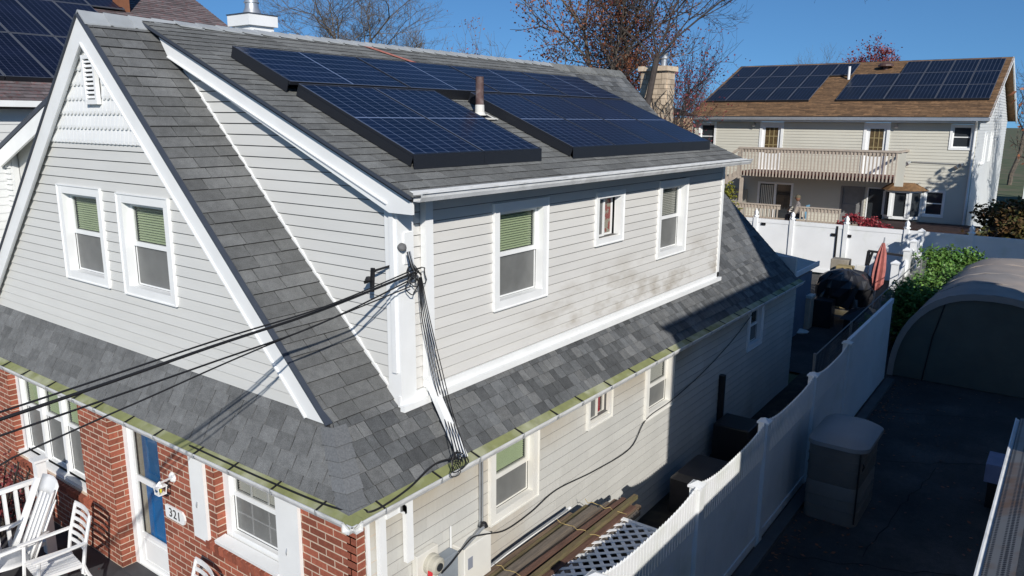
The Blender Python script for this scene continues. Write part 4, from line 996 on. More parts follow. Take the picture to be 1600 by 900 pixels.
# ground floor deck
mb=MB(); mb.box(-10,-2.4,28.2,YH-.02,1.13,1.2); mb.build('deck_floor',M['deckwood'],RH)
def railing(x0,x1,y,zt=2.15,zb=1.2):
    mb=MB(); mb.box(x0,x1,y-.06,y+.06,zt-.05,zt); mb.box(x0,x1,y-.02,y+.02,zt-.2,zt-.06); r=mb.build('deck_rail',M['deckwood'],RH); x=x0+.05
    while x<x1: BB.add(MB().box(x,x+.05,y-.05,y-.021,zb,zt-.06),M['deckwood'],r); x+=.14
railing(-8.6,-5.35,28.2); railing(-4.55,-2.9,28.2)
MB().bar(V((-4.6,28.2,2.12)),V((-4.95,28.2,1.3)),.08,.1).build('stair_newel',M['deckwood'],RH)
BB.finish(brail)
for (a,b,c,d) in ((34.2,35.0,3.9,5.2),(36.6,37.3,3.9,5.2)): window(RH,pmap('x',XR_+.01),a,b,c,d,style='plain',cw=.08)
mb=MB(); mb.lathe(V((XR_,33.2,3.95)),[(.08,0),(.1,.12),(.03,.2)],8,ax=(1,-.3,0)); mb.build('floodlight',M['white'],RH)
# solar panels of the rear house
def rrot(): 
    a=math.radians(22); return rotm(V((1,0,0)),V((0,math.cos(a),math.sin(a))),V((0,-math.sin(a),math.cos(a))))
G2='solar panels on the brown roof of the rear house'
rowsn=['bottom','middle','top']; posn=['leftmost','second from left','third from left','fourth from left','fifth from left','sixth from left']
for nm_,x0,cols in (('left',-10.86,{0:(0,5),1:(0,5),2:(0,6)}),('right',-4.66,{0:(0,6),1:(0,6),2:(2,6)})):
    for r in range(3):
        a,b=cols[r]
        for c in range(a,b):
            u=x0+1.005*(c+.5)+(.02*r if nm_=='left' else 0); v=1.76+1.665*(r+.5)
            solar(ProofR(u,v,.12),rrot(),.985,1.645,M['pvfar'],'%s panel in the %s row of the %s array on the brown roof'%(posn[c-a],rowsn[r],nm_),group=G2,skirt=[(-.49,.49,-.83,-.823,-.1,0,0,0)] if r==0 else None)
o=ProofR(-4.85,4.7,.0)
mb=MB(); mb.tube([o,o+V((0,0,.62))],.06,10); mb.build('vent_pipe',M['white'],RH)
o=ProofR(-3.5,6.05,.0); MB().lathe(o,[(.12,-.05),(.12,.12),(.36,.14),(.34,.22),(.2,.30),(.02,.33)],18).build('attic_fan',mat('fan_brown',(.09,.05,.04),.5),RH)
# clutter on deck: umbrella or grill dark dome, box
o=V((-8.25,28.9,1.25)); mb=MB(); mb.lathe(o,[(.05,0),(.35,.05),(.42,.5),(.38,.75),(.2,.95),(.02,1.0)],14); tag(mb.build('covered_grill',M['blackp'],None,smooth=True),'dark covered round grill on the rear deck left of the sliding door','grill')
tag(MB().box(-8.95,-7.95,31.2,31.4,1.25,2.45).build('leaning_board',mat('panel_taupe',(.30,.29,.25),.7),None),'taupe board leaning on the beige wall behind the covered grill','board')
# ================================================================ PERSON on the deck
def skin(name,verts,edges,radii,m,parent=None,root=0,sub=1):
    me=bpy.data.meshes.new(name); me.from_pydata([tuple(v) for v in verts],edges,[]); me.materials.append(m)
    o=bpy.data.objects.new(name,me); C.objects.link(o)
    bm=bmesh.new(); bm.from_mesh(me); ly=bm.verts.layers.skin.verify(); bm.verts.ensure_lookup_table()
    for i,v in enumerate(bm.verts):
        r=radii[i]; v[ly].radius=(r,r) if not isinstance(r,tuple) else r; v[ly].use_root=(i==root)
    bm.to_mesh(me); bm.free()
    o.modifiers.new('skin','SKIN'); s_=o.modifiers.new('sub','SUBSURF'); s_.levels=sub; s_.render_levels=sub
    for md in o.modifiers: pass
    if parent: o.parent=parent
    return o
pl=at_y((1248,318),28.9); px0=pl.x
pz=1.2
PE=thing('person',(px0,28.9,pz),'person in grey clothes and a cap sitting on a blue chair, facing left','person')
cloth=mat('cloth_grey_camouflage',(.16,.145,.14),.9,.25,9,col2=(.28,.25,.24),c2s=12); skinm=mat('skin_brown',(.22,.11,.07),.6,.05,8); trous=mat('trousers_dark',(.06,.055,.06),.9,.2,6)
v=[(0,0,.50),(0,0,.72),(-.02,0,.95),(-.03,0,1.03),(-.04,0,1.10), (-.01,-.17,.94),(-.08,-.22,.70),(-.28,-.10,.68), (-.01,.17,.94),(-.08,.22,.70),(-.28,.10,.72), (-.02,-.09,.50),(-.42,-.12,.52),(-.45,-.12,.10),(-.56,-.12,.05), (-.02,.09,.50),(-.42,.12,.54),(-.40,.12,.10),(-.52,.12,.05)]
e=[(0,1),(1,2),(2,3),(3,4),(2,5),(5,6),(6,7),(2,8),(8,9),(9,10),(0,11),(11,12),(12,13),(13,14),(0,15),(15,16),(16,17),(17,18)]
r=[.15,.15,.15,.07,.06,.075,.055,.045,.075,.055,.045,.11,.075,.055,.045,.11,.075,.055,.045]
skin('body',v,e,r,cloth,PE)
skin('trousers',[(0,0,.49),(-.02,-.09,.495),(-.42,-.12,.52),(-.45,-.12,.18),(-.02,.09,.495),(-.42,.12,.54),(-.40,.12,.18)],[(0,1),(1,2),(2,3),(0,4),(4,5),(5,6)],[.15,.125,.09,.07,.125,.09,.07],trous,PE)
hd_=MB(); hd_.lathe(V((-.05,0,1.10)),[(.045,0),(.085,.05),(.10,.11),(.10,.16),(.07,.22),(.02,.245)],14); h_=hd_.build('head',skinm,None,smooth=True,local=True); h_.parent=PE
mb=MB(); mb.lathe(V((-.155,0,1.20)),[(.015,-.02),(.02,0),(.008,.03)],6); n_=mb.build('nose',skinm,None,local=True); n_.parent=h_
mb=MB(); 
for s_ in (-1,1): mb.lathe(V((-.135,s_*.035,1.225)),[(.004,-.008),(.012,0),(.004,.008)],6)
n_=mb.build('eyes',M['black'],None,local=True); n_.parent=h_
mb=MB(); mb.lathe(V((-.05,0,1.24)),[(.108,0),(.108,.05),(.08,.10),(.02,.12)],14); mb.ob((-.17,0,1.245),(.07,0,0),(0,.07,0),(0,0,.008)); c_=mb.build('cap',mat('cap_khaki',(.13,.11,.07),.9),None,local=True); c_.parent=PE
for s_ in (-1,1):
    mb=MB(); q=V((-.30,s_*.10,.70 if s_<0 else .74)); mb.ob(q,(.045,0,0),(0,.038,0),(0,0,.015))
    for k in range(4): mb.tube([q+V((-.04,(k-1.5)*.019,0)),q+V((-.085+.008*abs(k-1.5),(k-1.5)*.02,-.008)),q+V((-.11+.01*abs(k-1.5),(k-1.5)*.02,-.03))],.009,5)
    mb.tube([q+V((-.0,-s_*.035,0)),q+V((-.03,-s_*.06,.005)),q+V((-.06,-s_*.065,-.01))],.01,5)
    x_=mb.build('hand',skinm,None,local=True,smooth=True); x_.parent=PE
MB_=MB(); MB_.bar((-.40,-.02,.74),(-.36,.10,.84),.09,.02); b_=MB_.build('phone',M['blackp'],None,local=True); b_.location=(px0,28.9,pz); tag(b_,'small dark object held in both hands of the person on the rear deck','phone')
CHB=thing('folding_chair',(px0+.1,28.9,pz),'light blue chair under the person on the rear deck','chair')
bl=mat('chair_blue',(.16,.38,.55),.5,.05,4); o=V((px0+.1,28.9,pz))
MB().box(o.x-.25,o.x+.2,o.y-.24,o.y+.24,pz+.36,pz+.40).build('seat',bl,CHB)
mb=MB(); mb.bar(o+V((.19,0,.38)),o+V((.30,0,.95)),.46,.03,up=(1,0,0)); mb.build('backrest',bl,CHB)
for sx,sy in ((-.22,-.21),(-.22,.21),(.2,-.21),(.2,.21)): MB().bar(o+V((sx,sy,.36)),o+V((sx*1.2,sy,0)),.03,.03,up=(0,1,0)).build('leg',bl,CHB)
# ================================================================ HOUSE ON THE RIGHT (only its gutter is in frame, it shades the driveway)
NR=thing('neighbour_house',(9,2,0),'house close on the right whose white gutter with perforated metal guard enters the frame','house')
mb=MB(); mb.box(6.2,10,-.09,8.8,0,6.7); mb.box(6.25,12,8.81,11.1,0,3.9); mb.box(5.05,6.2,-14,1.9,0,3.3); mb.box(6.2,13,-14,-.09,0,3.9)
nw=mb.build('wall',M['siding'],NR)
mb=MB(); mb.prism([V((6.0,-.2,6.78)),V((8.1,-.2,7.9)),V((10.2,-.2,6.78))],V((0,9.1,0))); mb.prism([V((6.2,4.4,6.9)),V((6.2,4.4,9.1)),V((7.6,4.4,9.7)),V((9,4.4,9.0)),V((9,4.4,6.9))],V((0,4.2,0)))
mb.prism([V((4.86,-14,3.40)),V((6.5,-14,4.3)),V((6.5,-14,4.15)),V((4.86,-14,3.30))],V((0,15.9,0))); mb.build('roof',M['shingle_dark'],NR)
g=gutter((4.88,1.9,3.40),(4.88,-14,3.40),(-1,0,0),'gutter',algae=False,size=.13,par=NR)
# perforated guard
m=bpy.data.materials.new('perforated_metal'); m.use_nodes=True; t=m.node_tree;N=t.nodes;L=t.links;b=N['Principled BSDF']
ge_=N.new('ShaderNodeNewGeometry'); mp=N.new('ShaderNodeMapping'); mp.inputs['Scale'].default_value=(45,45,45); L.new(ge_.outputs['Position'],mp.inputs[0])
vo=N.new('ShaderNodeTexVoronoi'); vo.inputs['Randomness'].default_value=0; vo.inputs['Scale'].default_value=1; L.new(mp.outputs[0],vo.inputs['Vector'])
gt=N.new('ShaderNodeMath'); gt.operation='LESS_THAN'; gt.inputs[1].default_value=.42; L.new(vo.outputs['Distance'],gt.inputs[0])
no=N.new('ShaderNodeTexNoise'); no.inputs['Scale'].default_value=6; L.new(ge_.outputs['Position'],no.inputs['Vector'])
rp=N.new('ShaderNodeValToRGB'); rp.color_ramp.elements[0].position=.45; rp.color_ramp.elements[0].color=(.22,.215,.20,1); rp.color_ramp.elements[1].position=.7; rp.color_ramp.elements[1].color=(.20,.12,.07,1); L.new(no.outputs[0],rp.inputs[0])
x=N.new('ShaderNodeMix'); x.data_type='RGBA'; L.new(gt.outputs[0],x.inputs[0]); L.new(rp.outputs[0],x.inputs[6]); x.inputs[7].default_value=(.03,.03,.03,1); L.new(x.outputs[2],b.inputs['Base Color']); b.inputs['Roughness'].default_value=.5; b.inputs['Metallic'].default_value=.3
mb=MB(); mb.hexa([(4.78,-14,3.395),(4.92,-14,3.43),(4.92,1.9,3.43),(4.78,1.9,3.395),(4.78,-14,3.40),(4.92,-14,3.435),(4.92,1.9,3.435),(4.78,1.9,3.40)]); mb.build('perforated_guard',m,g)
# ================================================================ HOUSE ON THE LEFT
NX=-14.0; e=at_x((40,155),NX); EZ=e.z
NL=thing('neighbour_house',(NX-4,4,0),'white sided house at the upper left with reddish shingle roof and solar panels','house')
M['redroof']=mat('shingle_red_grey',(.15,.125,.125),.9,.2,8,rnd=.3,col2=(.17,.08,.075),c2s=9,c2t=(.5,.7),bump=.3,bs=60)
M['white_n']=mat('siding_white_neighbour',(.66,.67,.66),.55,.04,2)
nwl=MB(); nwl.box(NX-8,NX-.02,-9,11,0,EZ-.05); nwl=nwl.build('wall',M['white_n'],NL)
mb=MB()
z=2.0
while z<EZ-.25: mb.hexa([(NX-.01,-9,z),(NX+.02,-9,z),(NX+.02,11,z),(NX-.01,11,z),(NX-.01,-9,z+.17),(NX+.004,-9,z+.17),(NX+.004,11,z+.17),(NX-.01,11,z+.17)]); z+=.173
o=mb.build('siding_board',M['white_n'],nwl); o['kind']='stuff'
sl_=math.radians(28); dL=V((-math.cos(sl_),0,math.sin(sl_))); nL=V((math.sin(sl_),0,math.cos(sl_)))
def PL(u,v,h): return V((NX+.35,u,EZ-.05))+dL*v+nL*h
mb=MB(); mb.prism([PL(-9,0,-.02),PL(11,0,-.02),PL(11,8,-.02),PL(-9,8,-.02)],V((0,0,-.15))); nr=mb.build('roof',M['redroof'],NL)
NS=Pieces('shingle',0); shingles(NS,PL,0,8,lambda v:[(-3,11)],.16,.25,.5,[M['redroof']],nr,lift=.014); NS.finish(nr)
MB().box(NX+.34,NX+.46,-9,11,EZ-.17,EZ-.04).build('gutter',M['white'],NL)
MB().box(NX,NX+.34,-9,11,EZ-.20,EZ-.17).build('soffit',M['white_n'],NL)
o=at_x((190,14),NX-5.0); mb=MB(); mb.box(o.x-.18,o.x+.18,o.y-.16,o.y+.16,o.z-1.5,o.z+1.4); mb.build('chimney',mat('chimney_rust_brown',(.22,.09,.045),.8,.2,8),NL)
rotL=rotm(V((0,1,0)),dL,nL); G3='solar panels on the reddish roof at the upper left'
RLB=['bottom','middle','top']
for r,(a,b) in enumerate(((1,6),(1,6),(3,7))):
    for c in range(a,b):
        y=.42+1.02*(c+.5)+.02; v=.92+2.42*(r+.5)
        solar(PL(y,v,.12),rotL,1.0,2.38,M['pvn'],'%s dark solar panel in the %s row on the reddish upper left roof'%(('leftmost','second','third','fourth','fifth')[c-a],RLB[r]),group=G3,skirt=[(-.5,.5,-1.2,-1.19,-.16,0,0,0)] if r==0 else None)
# low front wing of the left house
a=at_y((15,235),2.2); b=at_y((95,160),2.2); 
wg=thing('side_porch',(a.x,3,0),'white gabled side wing with dark roof edge seen left of the front gable','building')
mb=MB(); sl2=(b.z-a.z)/(b.x-a.x); b2=V((a.x+3.4,2.2,a.z+3.4*sl2)); mb.prism([V((a.x+.25,2.25,0)),V((b2.x,2.25,0)),V((b2.x,2.25,b2.z)),V((a.x+.25,2.25,a.z+.1))],V((0,3,0))); mb.build('wall',M['siding'],wg)
mb=MB(); mb.prism([a+V((-.1,-.25,-.05)),b2+V((0,-.25,0)),b2+V((0,-.25,.10)),a+V((-.1,-.25,.05))],V((0,3.3,0))); mb.build('roof',M['flash'],wg)
mb=MB(); mb.bar(a+V((0,-.22,-.20)),b2+V((0,-.22,-.18)),.05,.30,up=(0,0,1)); mb.build('rake_board',M['white'],wg)
k=0; z=a.z-1.9
wsm=MB()
while z<a.z-.1:
    wsm.hexa([(a.x-2.6,2.06,z),(a.x+.22,2.06,z),(a.x+.22,2.12,z),(a.x-2.6,2.12,z),(a.x-2.6,2.10,z+.115),(a.x+.22,2.10,z+.115),(a.x+.22,2.12,z+.115),(a.x-2.6,2.12,z+.115)]); z+=.118
o=wsm.build('siding_board',M['white_n'],wg); o['kind']='stuff'
MB().box(a.x-2.6,a.x+.25,2.12,2.24,0,a.z-.05).build('side_wall',M['white_n'],wg)
# ================================================================ CANOPY TENT
TN=thing('canopy_tent',(3.9,15.8,G(13)),'large grey arched fabric storage tent on the dark driveway at the right edge','tent')
tf=mat('tent_fabric_taupe',(.30,.275,.255),.8,.12,1.5,col2=(.36,.31,.27),c2s=.7,c2t=(.45,.6),bump=.6,bs=5)
tg=mat('tent_front_grey',(.11,.115,.095),.8,.15,1.5,bump=.6,bs=5)
cxT,hwT,hT=3.78,1.78,2.02
def arch(y,k,sc=1): # k 0..1
    t=math.pi*k; c=math.cos(t); s_=math.sin(t)
    return V((cxT-hwT*sc*math.copysign(abs(c)**.82,c),y,G(13)+hT*sc*abs(s_)**.9+.02))
mb=MB(); nA=24; YT=[13.0,13.1,14.6,16.2,17.8,19.2]
for i,y in enumerate(YT):
    for k in range(nA+1):
        p=arch(y,k/nA,1.0 if i%2==0 or i<2 else .996); p.z-=.015*(y-13)*math.sin(math.pi*k/nA)+.018*math.sin(k*1.9+i*2.3); mb.v.append(p)
for i in range(len(YT)-1):
    for k in range(nA): a0_=i*(nA+1)+k; mb.f.append((a0_,a0_+1,a0_+nA+2,a0_+nA+1)); mb.m.append(0)
mb.build('cover',tf,TN,smooth=True)
mb=MB()
for k in range(nA): 
    a=arch(12.97,k/nA,1.006); b=arch(12.97,(k+1)/nA,1.006); c=arch(12.97,(k+1)/nA,.94); d=arch(12.97,k/nA,.94); mb.quad(a,b,c,d); 
mb.build('front_hem',tf,TN)
mb=MB(); pts=[arch(13.02,k/nA,.97) for k in range(nA+1)]; mb.add(pts,[tuple(range(nA+1))]); mb.build('front_panel',tg,TN)
for xx in (cxT-1.1,cxT+1.1):
    MB().tube([V((xx+.28*(1 if xx<cxT else -1),13.0,G(13)+1.85)),V((xx+.1*(1 if xx<cxT else -1),12.995,G(13)+1.0)),V((xx,12.99,G(13)+.02))],.014,5).build('zipper',M['black'],TN)
for y in (14.6,16.2,17.8): MB().tube([arch(y,k/16,1.0)-V((0,0,.015*(y-13)*math.sin(math.pi*k/16))) for k in range(17)],.014,5).build('rib',tf,TN)
# ================================================================ STORAGE SHED by the fence
SB_=thing('storage_shed',(2.68,6.3,G(6)),'taupe plastic vertical storage shed with rounded domed lid against the white fence','shed')
sm=mat('shed_plastic_taupe',(.17,.15,.13),.5,.12,3,bump=.1,bs=30); smt=mat('shed_lid_grey',(.27,.27,.27),.5,.06,3)
def rr_poly(x0,x1,y0,y1,z,r,bul=.0):
    pts=[]
    for cx_,cy_,a0_ in ((x1-r,y1-r,0),(x0+r,y1-r,90),(x0+r,y0+r,180),(x1-r,y0+r,270)):
        for q in range(5):
            t=math.radians(a0_+q*22.5); x=cx_+r*math.cos(t); y=cy_+r*math.sin(t); pts.append(V((x+bul*(1-((y-(y0+y1)/2)/((y1-y0)/2))**2)*(1 if x>(x0+x1)/2 else 0),y,z)))
    return pts
def stack(levels):
    mb=MB(); n=len(levels[0])
    for l in levels: mb.v+=l
    for i in range(len(levels)-1):
        for j in range(n): mb.f.append((i*n+j,i*n+(j+1)%n,(i+1)*n+(j+1)%n,(i+1)*n+j)); mb.m.append(0)
    mb.f.append(tuple(range(n-1,-1,-1))); mb.m.append(0); mb.f.append(tuple((len(levels)-1)*n+j for j in range(n))); mb.m.append(0)
    return mb
g=G(6)
x0,x1,y0,y1=2.27,2.95,5.80,6.95
stack([rr_poly(x0,x1,y0,y1,g,.10,.12),rr_poly(x0,x1,y0,y1,g+.55,.10,.12),rr_poly(x0+.01,x1-.01,y0+.01,y1-.01,g+.57,.10,.12),rr_poly(x0,x1,y0,y1,g+.60,.10,.12),rr_poly(x0,x1,y0,y1,g+1.12,.10,.12)]).build('body',sm,SB_,smooth=True)
stack([rr_poly(x0-.03,x1+.04,y0-.03,y1+.03,g+1.12,.16,.14),rr_poly(x0-.03,x1+.04,y0-.03,y1+.03,g+1.18,.16,.14),rr_poly(x0+.03,x1-.04,y0+.05,y1-.05,g+1.24,.18,.12),rr_poly(x0+.15,x1-.15,y0+.2,y1-.2,g+1.265,.1,.05)]).build('lid',smt,SB_,smooth=True)
for zz in (.2,.36,.8,.95): stack([rr_poly(x0-.006,x1+.006,y0-.006,y1+.006,g+zz,.10,.12),rr_poly(x0-.006,x1+.006,y0-.006,y1+.006,g+zz+.02,.10,.12)]).build('rib',sm,SB_)
MB().tube([V((x1+.03,y0+.12,g+.95)),V((x1+.06,y0+.12,g+.9)),V((x1+.03,y0+.12,g+.82))],.012,6).build('handle',M['black'],SB_)
MB().bar(V((x1+.015,y0+.04,g+.05)),V((x1+.015,y0+.04,g+1.1)),.012,.02,up=(1,0,0)).build('door_gap',M['black'],SB_)
# air conditioner-like unit and odd things at right edge of the driveway
o=at_z((1560,735),.6); mb=MB(); mb.box(o.x-.15,o.x+.35,o.y-.3,o.y+.25,.5,.78); tag(mb.build('plastic_crate',mat('crate_bluegrey',(.2,.23,.36),.5),None),'blue grey plastic box at the right edge of the dark driveway beside the gutter','box')
MB_=MB().box(o.x-.1,o.x+.35,o.y-.25,o.y+.2,G(o.y),.5); tag(MB_.build('stand',M['blackp'],None),'dark low stand underneath the blue grey box at the driveway edge','stand')
o=at_z((1565,770),.35); MB_=MB().box(o.x-.05,o.x+.3,o.y-.3,o.y+.1,.0,.35); tag(MB_.build('wood_block',mat('wood_block',(.2,.19,.12),.8),None),'small pale block just in front of the blue grey box','block')
# ================================================================ LEAVES, SHRUBS, TREES
def leafcloud(blobs,n,size,seed,flat=.6):
    r=random.Random(seed); mb=MB(); tot=sum(b[3]*b[4]*b[5] for b in blobs)
    for (x,y,z,rx,ry,rz) in blobs:
        k=int(n*rx*ry*rz/tot)
        for _ in range(k):
            d=V((r.gauss(0,1),r.gauss(0,1),r.gauss(0,1))).normalized(); q=r.random()**.25*(.8+.3*math.sin(5*d.x+3*d.y*2+7*d.z))
            p=V((x+d.x*rx*q,y+d.y*ry*q,z+d.z*rz*q))
            u=V((r.gauss(0,1),r.gauss(0,1),r.gauss(0,flat))).normalized(); w=u.cross(V((r.gauss(0,1),r.gauss(0,1),r.gauss(0,1)))).normalized(); s=size*r.uniform(.6,1.3)
            n0=len(mb.v); mb.v+=[p-u*s,p+w*s*.5,p+u*s,p-w*s*.5]; mb.f.append((n0,n0+1,n0+2,n0+3)); mb.m.append(0)
    return mb
def leafmat(name,c,c2,rnd=.35): 
    m=mat(name,c,.5,.2,3,rnd=rnd,col2=c2,c2s=2.5,c2t=(.4,.6),spec=.3); return m
ivg=leafmat('ivy_green',(.07,.17,.035),(.13,.23,.05)); redl=leafmat('leaf_dark_red',(.14,.025,.03),(.22,.05,.05)); orl=leafmat('leaf_rust',(.16,.06,.035),(.22,.085,.04)); dk=leafmat('hedge_brown_green',(.06,.07,.02),(.13,.07,.03))
IV=thing('ivy_hedge',(2.1,17.5,.3),'bright green ivy hedge heaped between the tent and the white stepped fence','hedge')
bl=[]
rr0=random.Random(5)
for i in range(46):
    t=rr0.random(); s_=rr0.random(); y=14.9+t*6.2; x=1.3+ s_*1.25 + .3*t; bl.append((x,y,.5+1.15*rr0.random()+.15*t,.45,.5,.42))
leafcloud(bl,38000,.055,3).build('foliage',ivg,IV)['kind']='stuff'
mb=MB()
for i in range(14): y=15.6+i*.4; mb.tube([V((1.8,y,.2)),V((1.8+rr0.uniform(-.4,.4),y+.1,1.4))],.03,5)
mb.build('stem',M['soil'],IV)
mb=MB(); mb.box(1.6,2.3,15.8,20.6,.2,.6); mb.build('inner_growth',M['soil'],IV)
# red shrub beside the porch
SHR=thing('red_shrub',(-5.6,-1.7,0),'dark red leaved shrub behind the white porch railing at the left edge','shrub')
leafcloud([(-5.75,-1.5,.75,.4,.35,.55),(-5.9,-2.0,.8,.45,.5,.55),(-5.55,-1.3,.6,.22,.2,.45),(-6.2,-1.6,1.0,.4,.4,.4)],1500,.035,9).build('foliage',redl,SHR)['kind']='stuff'
mb=MB()
for i in range(16): mb.tube([V((-5.8,-1.7,-.1)),V((-5.8+rr0.uniform(-.4,.3),-1.6+rr0.uniform(-.5,.4),rr0.uniform(.8,1.5)))],.010,4)
mb.build('stem',M['soil'],SHR)
bark=mat('bark_grey_brown',(.10,.085,.07),.95,.25,6,col2=(.16,.13,.10),c2s=4,bump=.5,bs=30)
barkd=mat('bark_dark',(.055,.045,.04),.95,.25,6)
def tree(base,h,spread,seed,label,depth=6,leaf=None,nleaf=0,lsize=.12,trunk_r=None,bare_to=.3,lean=(0,0),barkm=None,leafbias=1.0,name='bare_tree',width=None):
    r=random.Random(seed); T=thing(name,base,label,'tree'); tr=MB(); br=MB(); tips=[]; base=V(base)
    R0=trunk_r or h*.018
    def seg(mb,p,q,a,b,n): 
        d=(q-p).normalized(); u=d.cross(V((.3,.9,.2))).normalized(); w=d.cross(u); b0=len(mb.v)
        for (c,rad) in ((p,a),(q,b)):
            for j in range(n): t=2*math.pi*j/n; mb.v.append(c+(u*math.cos(t)+w*math.sin(t))*rad)
        for j in range(n): mb.f.append((b0+j,b0+(j+1)%n,b0+n+(j+1)%n,b0+n+j)); mb.m.append(0)
    def grow(p,d,L,rad,lev):
        n=3 if lev>=3 else (5 if lev>0 else 8); k=3 if lev<3 else 2; cur=p; dr=d; rad=max(rad,.011)
        for i in range(k):
            dr=(dr+V((r.gauss(0,.13),r.gauss(0,.13),r.gauss(0,.08)+.05))).normalized(); nx=cur+dr*L/k; r2=rad*(1-.22*(i+1)/k); seg(tr if lev==0 else br,cur,nx,rad*(1-.22*i/k),r2,n)
            if lev>=depth-2: tips.append(nx)
            if lev<depth and lev>0 and i<k-1:
                s=V((r.gauss(0,1),r.gauss(0,1),r.gauss(.2,.5))).normalized(); grow(nx,(dr*.55+s*.75).normalized(),L*r.uniform(.45,.65),rad*.5,lev+1 if lev+1<=depth else depth)
            cur=nx
        if lev<depth:
            m=2 if lev>0 else 4
            for j in range(m+ (1 if r.random()<.35 else 0)):
                s=V((r.gauss(0,1),r.gauss(0,1),r.gauss(.15,.45))).normalized(); nd=(dr*.8+s*spread).normalized()
                grow(cur,nd,L*r.uniform(.62,.85),rad*r.uniform(.55,.72),lev+1)
    d0=V((lean[0],lean[1],1)).normalized(); grow(base,d0,h*bare_to,R0,0)
    # scale crown to reach height
    allz=max(v.z for v in br.v); f=(h-h*bare_to)/(max(.1,allz-base.z-h*bare_to)); zc_=base.z+h*bare_to
    top0=tr.v[-1]; zc_=top0.z; f=(h-(zc_-base.z))/max(.1,allz-zc_)
    ds=sorted(math.hypot(v.x-top0.x,v.y-top0.y) for v in br.v); fw=(width/2)/max(.1,ds[int(len(ds)*.96)]) if width else f
    def rs_(v): return V((top0.x+(v.x-top0.x)*fw,top0.y+(v.y-top0.y)*fw,zc_+(v.z-zc_)*f))
    br.v=[rs_(v) for v in br.v]; tips=[rs_(t) for t in tips]
    tr.build('trunk',barkm or bark,T); br.build('crown',barkm or bark,T)
    if leaf and nleaf:
        mb=MB(); clumps=[r.choice(tips) for _ in range(max(6,int(nleaf/45)))]
        for _ in range(nleaf):
            c=r.choice(clumps) if r.random()<.8 else r.choice(tips)
            p=c+V((r.gauss(0,.35),r.gauss(0,.35),r.gauss(0,.22)))*leafbias; u=V((r.gauss(0,1),r.gauss(0,1),r.gauss(0,1))).normalized(); w=u.cross(V((r.gauss(0,1),r.gauss(0,1),r.gauss(0,1)))).normalized(); s=lsize*r.uniform(.6,1.3)
            n0=len(mb.v); mb.v+=[p-u*s,p+w*s*.55,p+u*s,p-w*s*.55]; mb.f.append((n0,n0+1,n0+2,n0+3)); mb.m.append(0)
        mb.build('leaves',leaf,T)['kind']='stuff'
    return T
def tat(px,D,z0=0): 
    d=ray(px,180); d.z=0; k=D/d.dot(V((RC[2][0],RC[2][1],0)).normalized())*1.0; p=CP+d*k; return (p.x,p.y,z0)
tree(tat(572,46),16.0,.7,11,'tall bare grey tree rising behind the roof ridge right of the chimney',depth=7,bare_to=.5,trunk_r=.24,width=9.5)
tree(tat(628,52),11.9,.7,21,'smaller pale bare tree right of the tall bare tree behind the ridge',depth=5,bare_to=.5,width=4.2)
tree(tat(892,30),14.5,.6,31,'tall tree with clumps of rust orange leaves behind the middle of the ridge',depth=5,leaf=orl,nleaf=10000,lsize=.055,bare_to=.42,trunk_r=.23,name='oak_tree',width=6.5)
tree(tat(940,33),11.8,.7,36,'bushy rust leaved tree to the right of the tall orange leaved trunk',depth=5,leaf=orl,nleaf=14000,lsize=.055,bare_to=.42,trunk_r=.16,name='oak_tree',width=5.2)
tree(tat(975,26),15.0,.66,45,'dark crooked tree in front of the stone chimney with long branches reaching right',depth=6,bare_to=.52,trunk_r=.125,lean=(.045,.02),barkm=barkd,leaf=redl,nleaf=900,lsize=.045,width=9.5)
tree(tat(1058,30),10.2,.7,52,'slender tree with pinkish red leaves between the stone chimney and the rear house',depth=5,leaf=redl,nleaf=2200,lsize=.045,bare_to=.45,trunk_r=.10,barkm=barkd,name='red_leaf_tree',width=4.2)
tree(tat(790,40),10.8,.75,61,'bare spreading tree with low rust leaves left of the orange leaved trees',depth=5,leaf=orl,nleaf=1500,lsize=.055,bare_to=.4,width=7.0,trunk_r=.14)
tree(tat(845,36),8.5,.8,64,'low tree with dark red leaves showing just above the middle of the ridge',depth=4,leaf=redl,nleaf=2000,lsize=.09,bare_to=.55,name='red_leaf_tree',width=3.4)
tree(tat(750,40),9.1,.8,69,'low tree with dull red leaves peeping over the ridge at centre',depth=4,leaf=redl,nleaf=1300,lsize=.09,bare_to=.6,name='red_leaf_tree',width=3.0)
tree(tat(1262,75),13.2,.7,71,'distant pale bare tree above the left array of the brown roof',depth=5,bare_to=.55,width=4.2,trunk_r=.16)
tree(tat(1342,75),13.4,.7,74,'distant round dark red tree above the brown roof beside the attic fan',depth=5,leaf=redl,nleaf=4200,lsize=.11,bare_to=.6,name='red_leaf_tree',width=4.4,trunk_r=.14)
tree(tat(1592,62),12.2,.75,77,'distant bare tree at the right edge beyond the rear house',depth=6,bare_to=.4,width=6,trunk_r=.2)
tree(tat(1618,52),10.5,.8,79,'second bare tree at the right edge, nearer and lower than the other',depth=5,bare_to=.4,width=5,trunk_r=.15)
tree(tat(1078,40),7.9,.8,83,'brownish purple tree over the low tan house left of the rear house',depth=5,leaf=redl,nleaf=1500,lsize=.08,bare_to=.5,name='red_leaf_tree',width=2.8,trunk_r=.1)
tree(tat(1125,60),9.6,.8,86,'thin bare tree between the tan house and the rear house',depth=5,bare_to=.5,width=4.0,trunk_r=.12)
tree(tat(462,50),11.2,.8,88,'low reddish treetop just right of the chimney',depth=4,leaf=redl,nleaf=700,lsize=.09,bare_to=.6,name='red_leaf_tree',width=2.6)
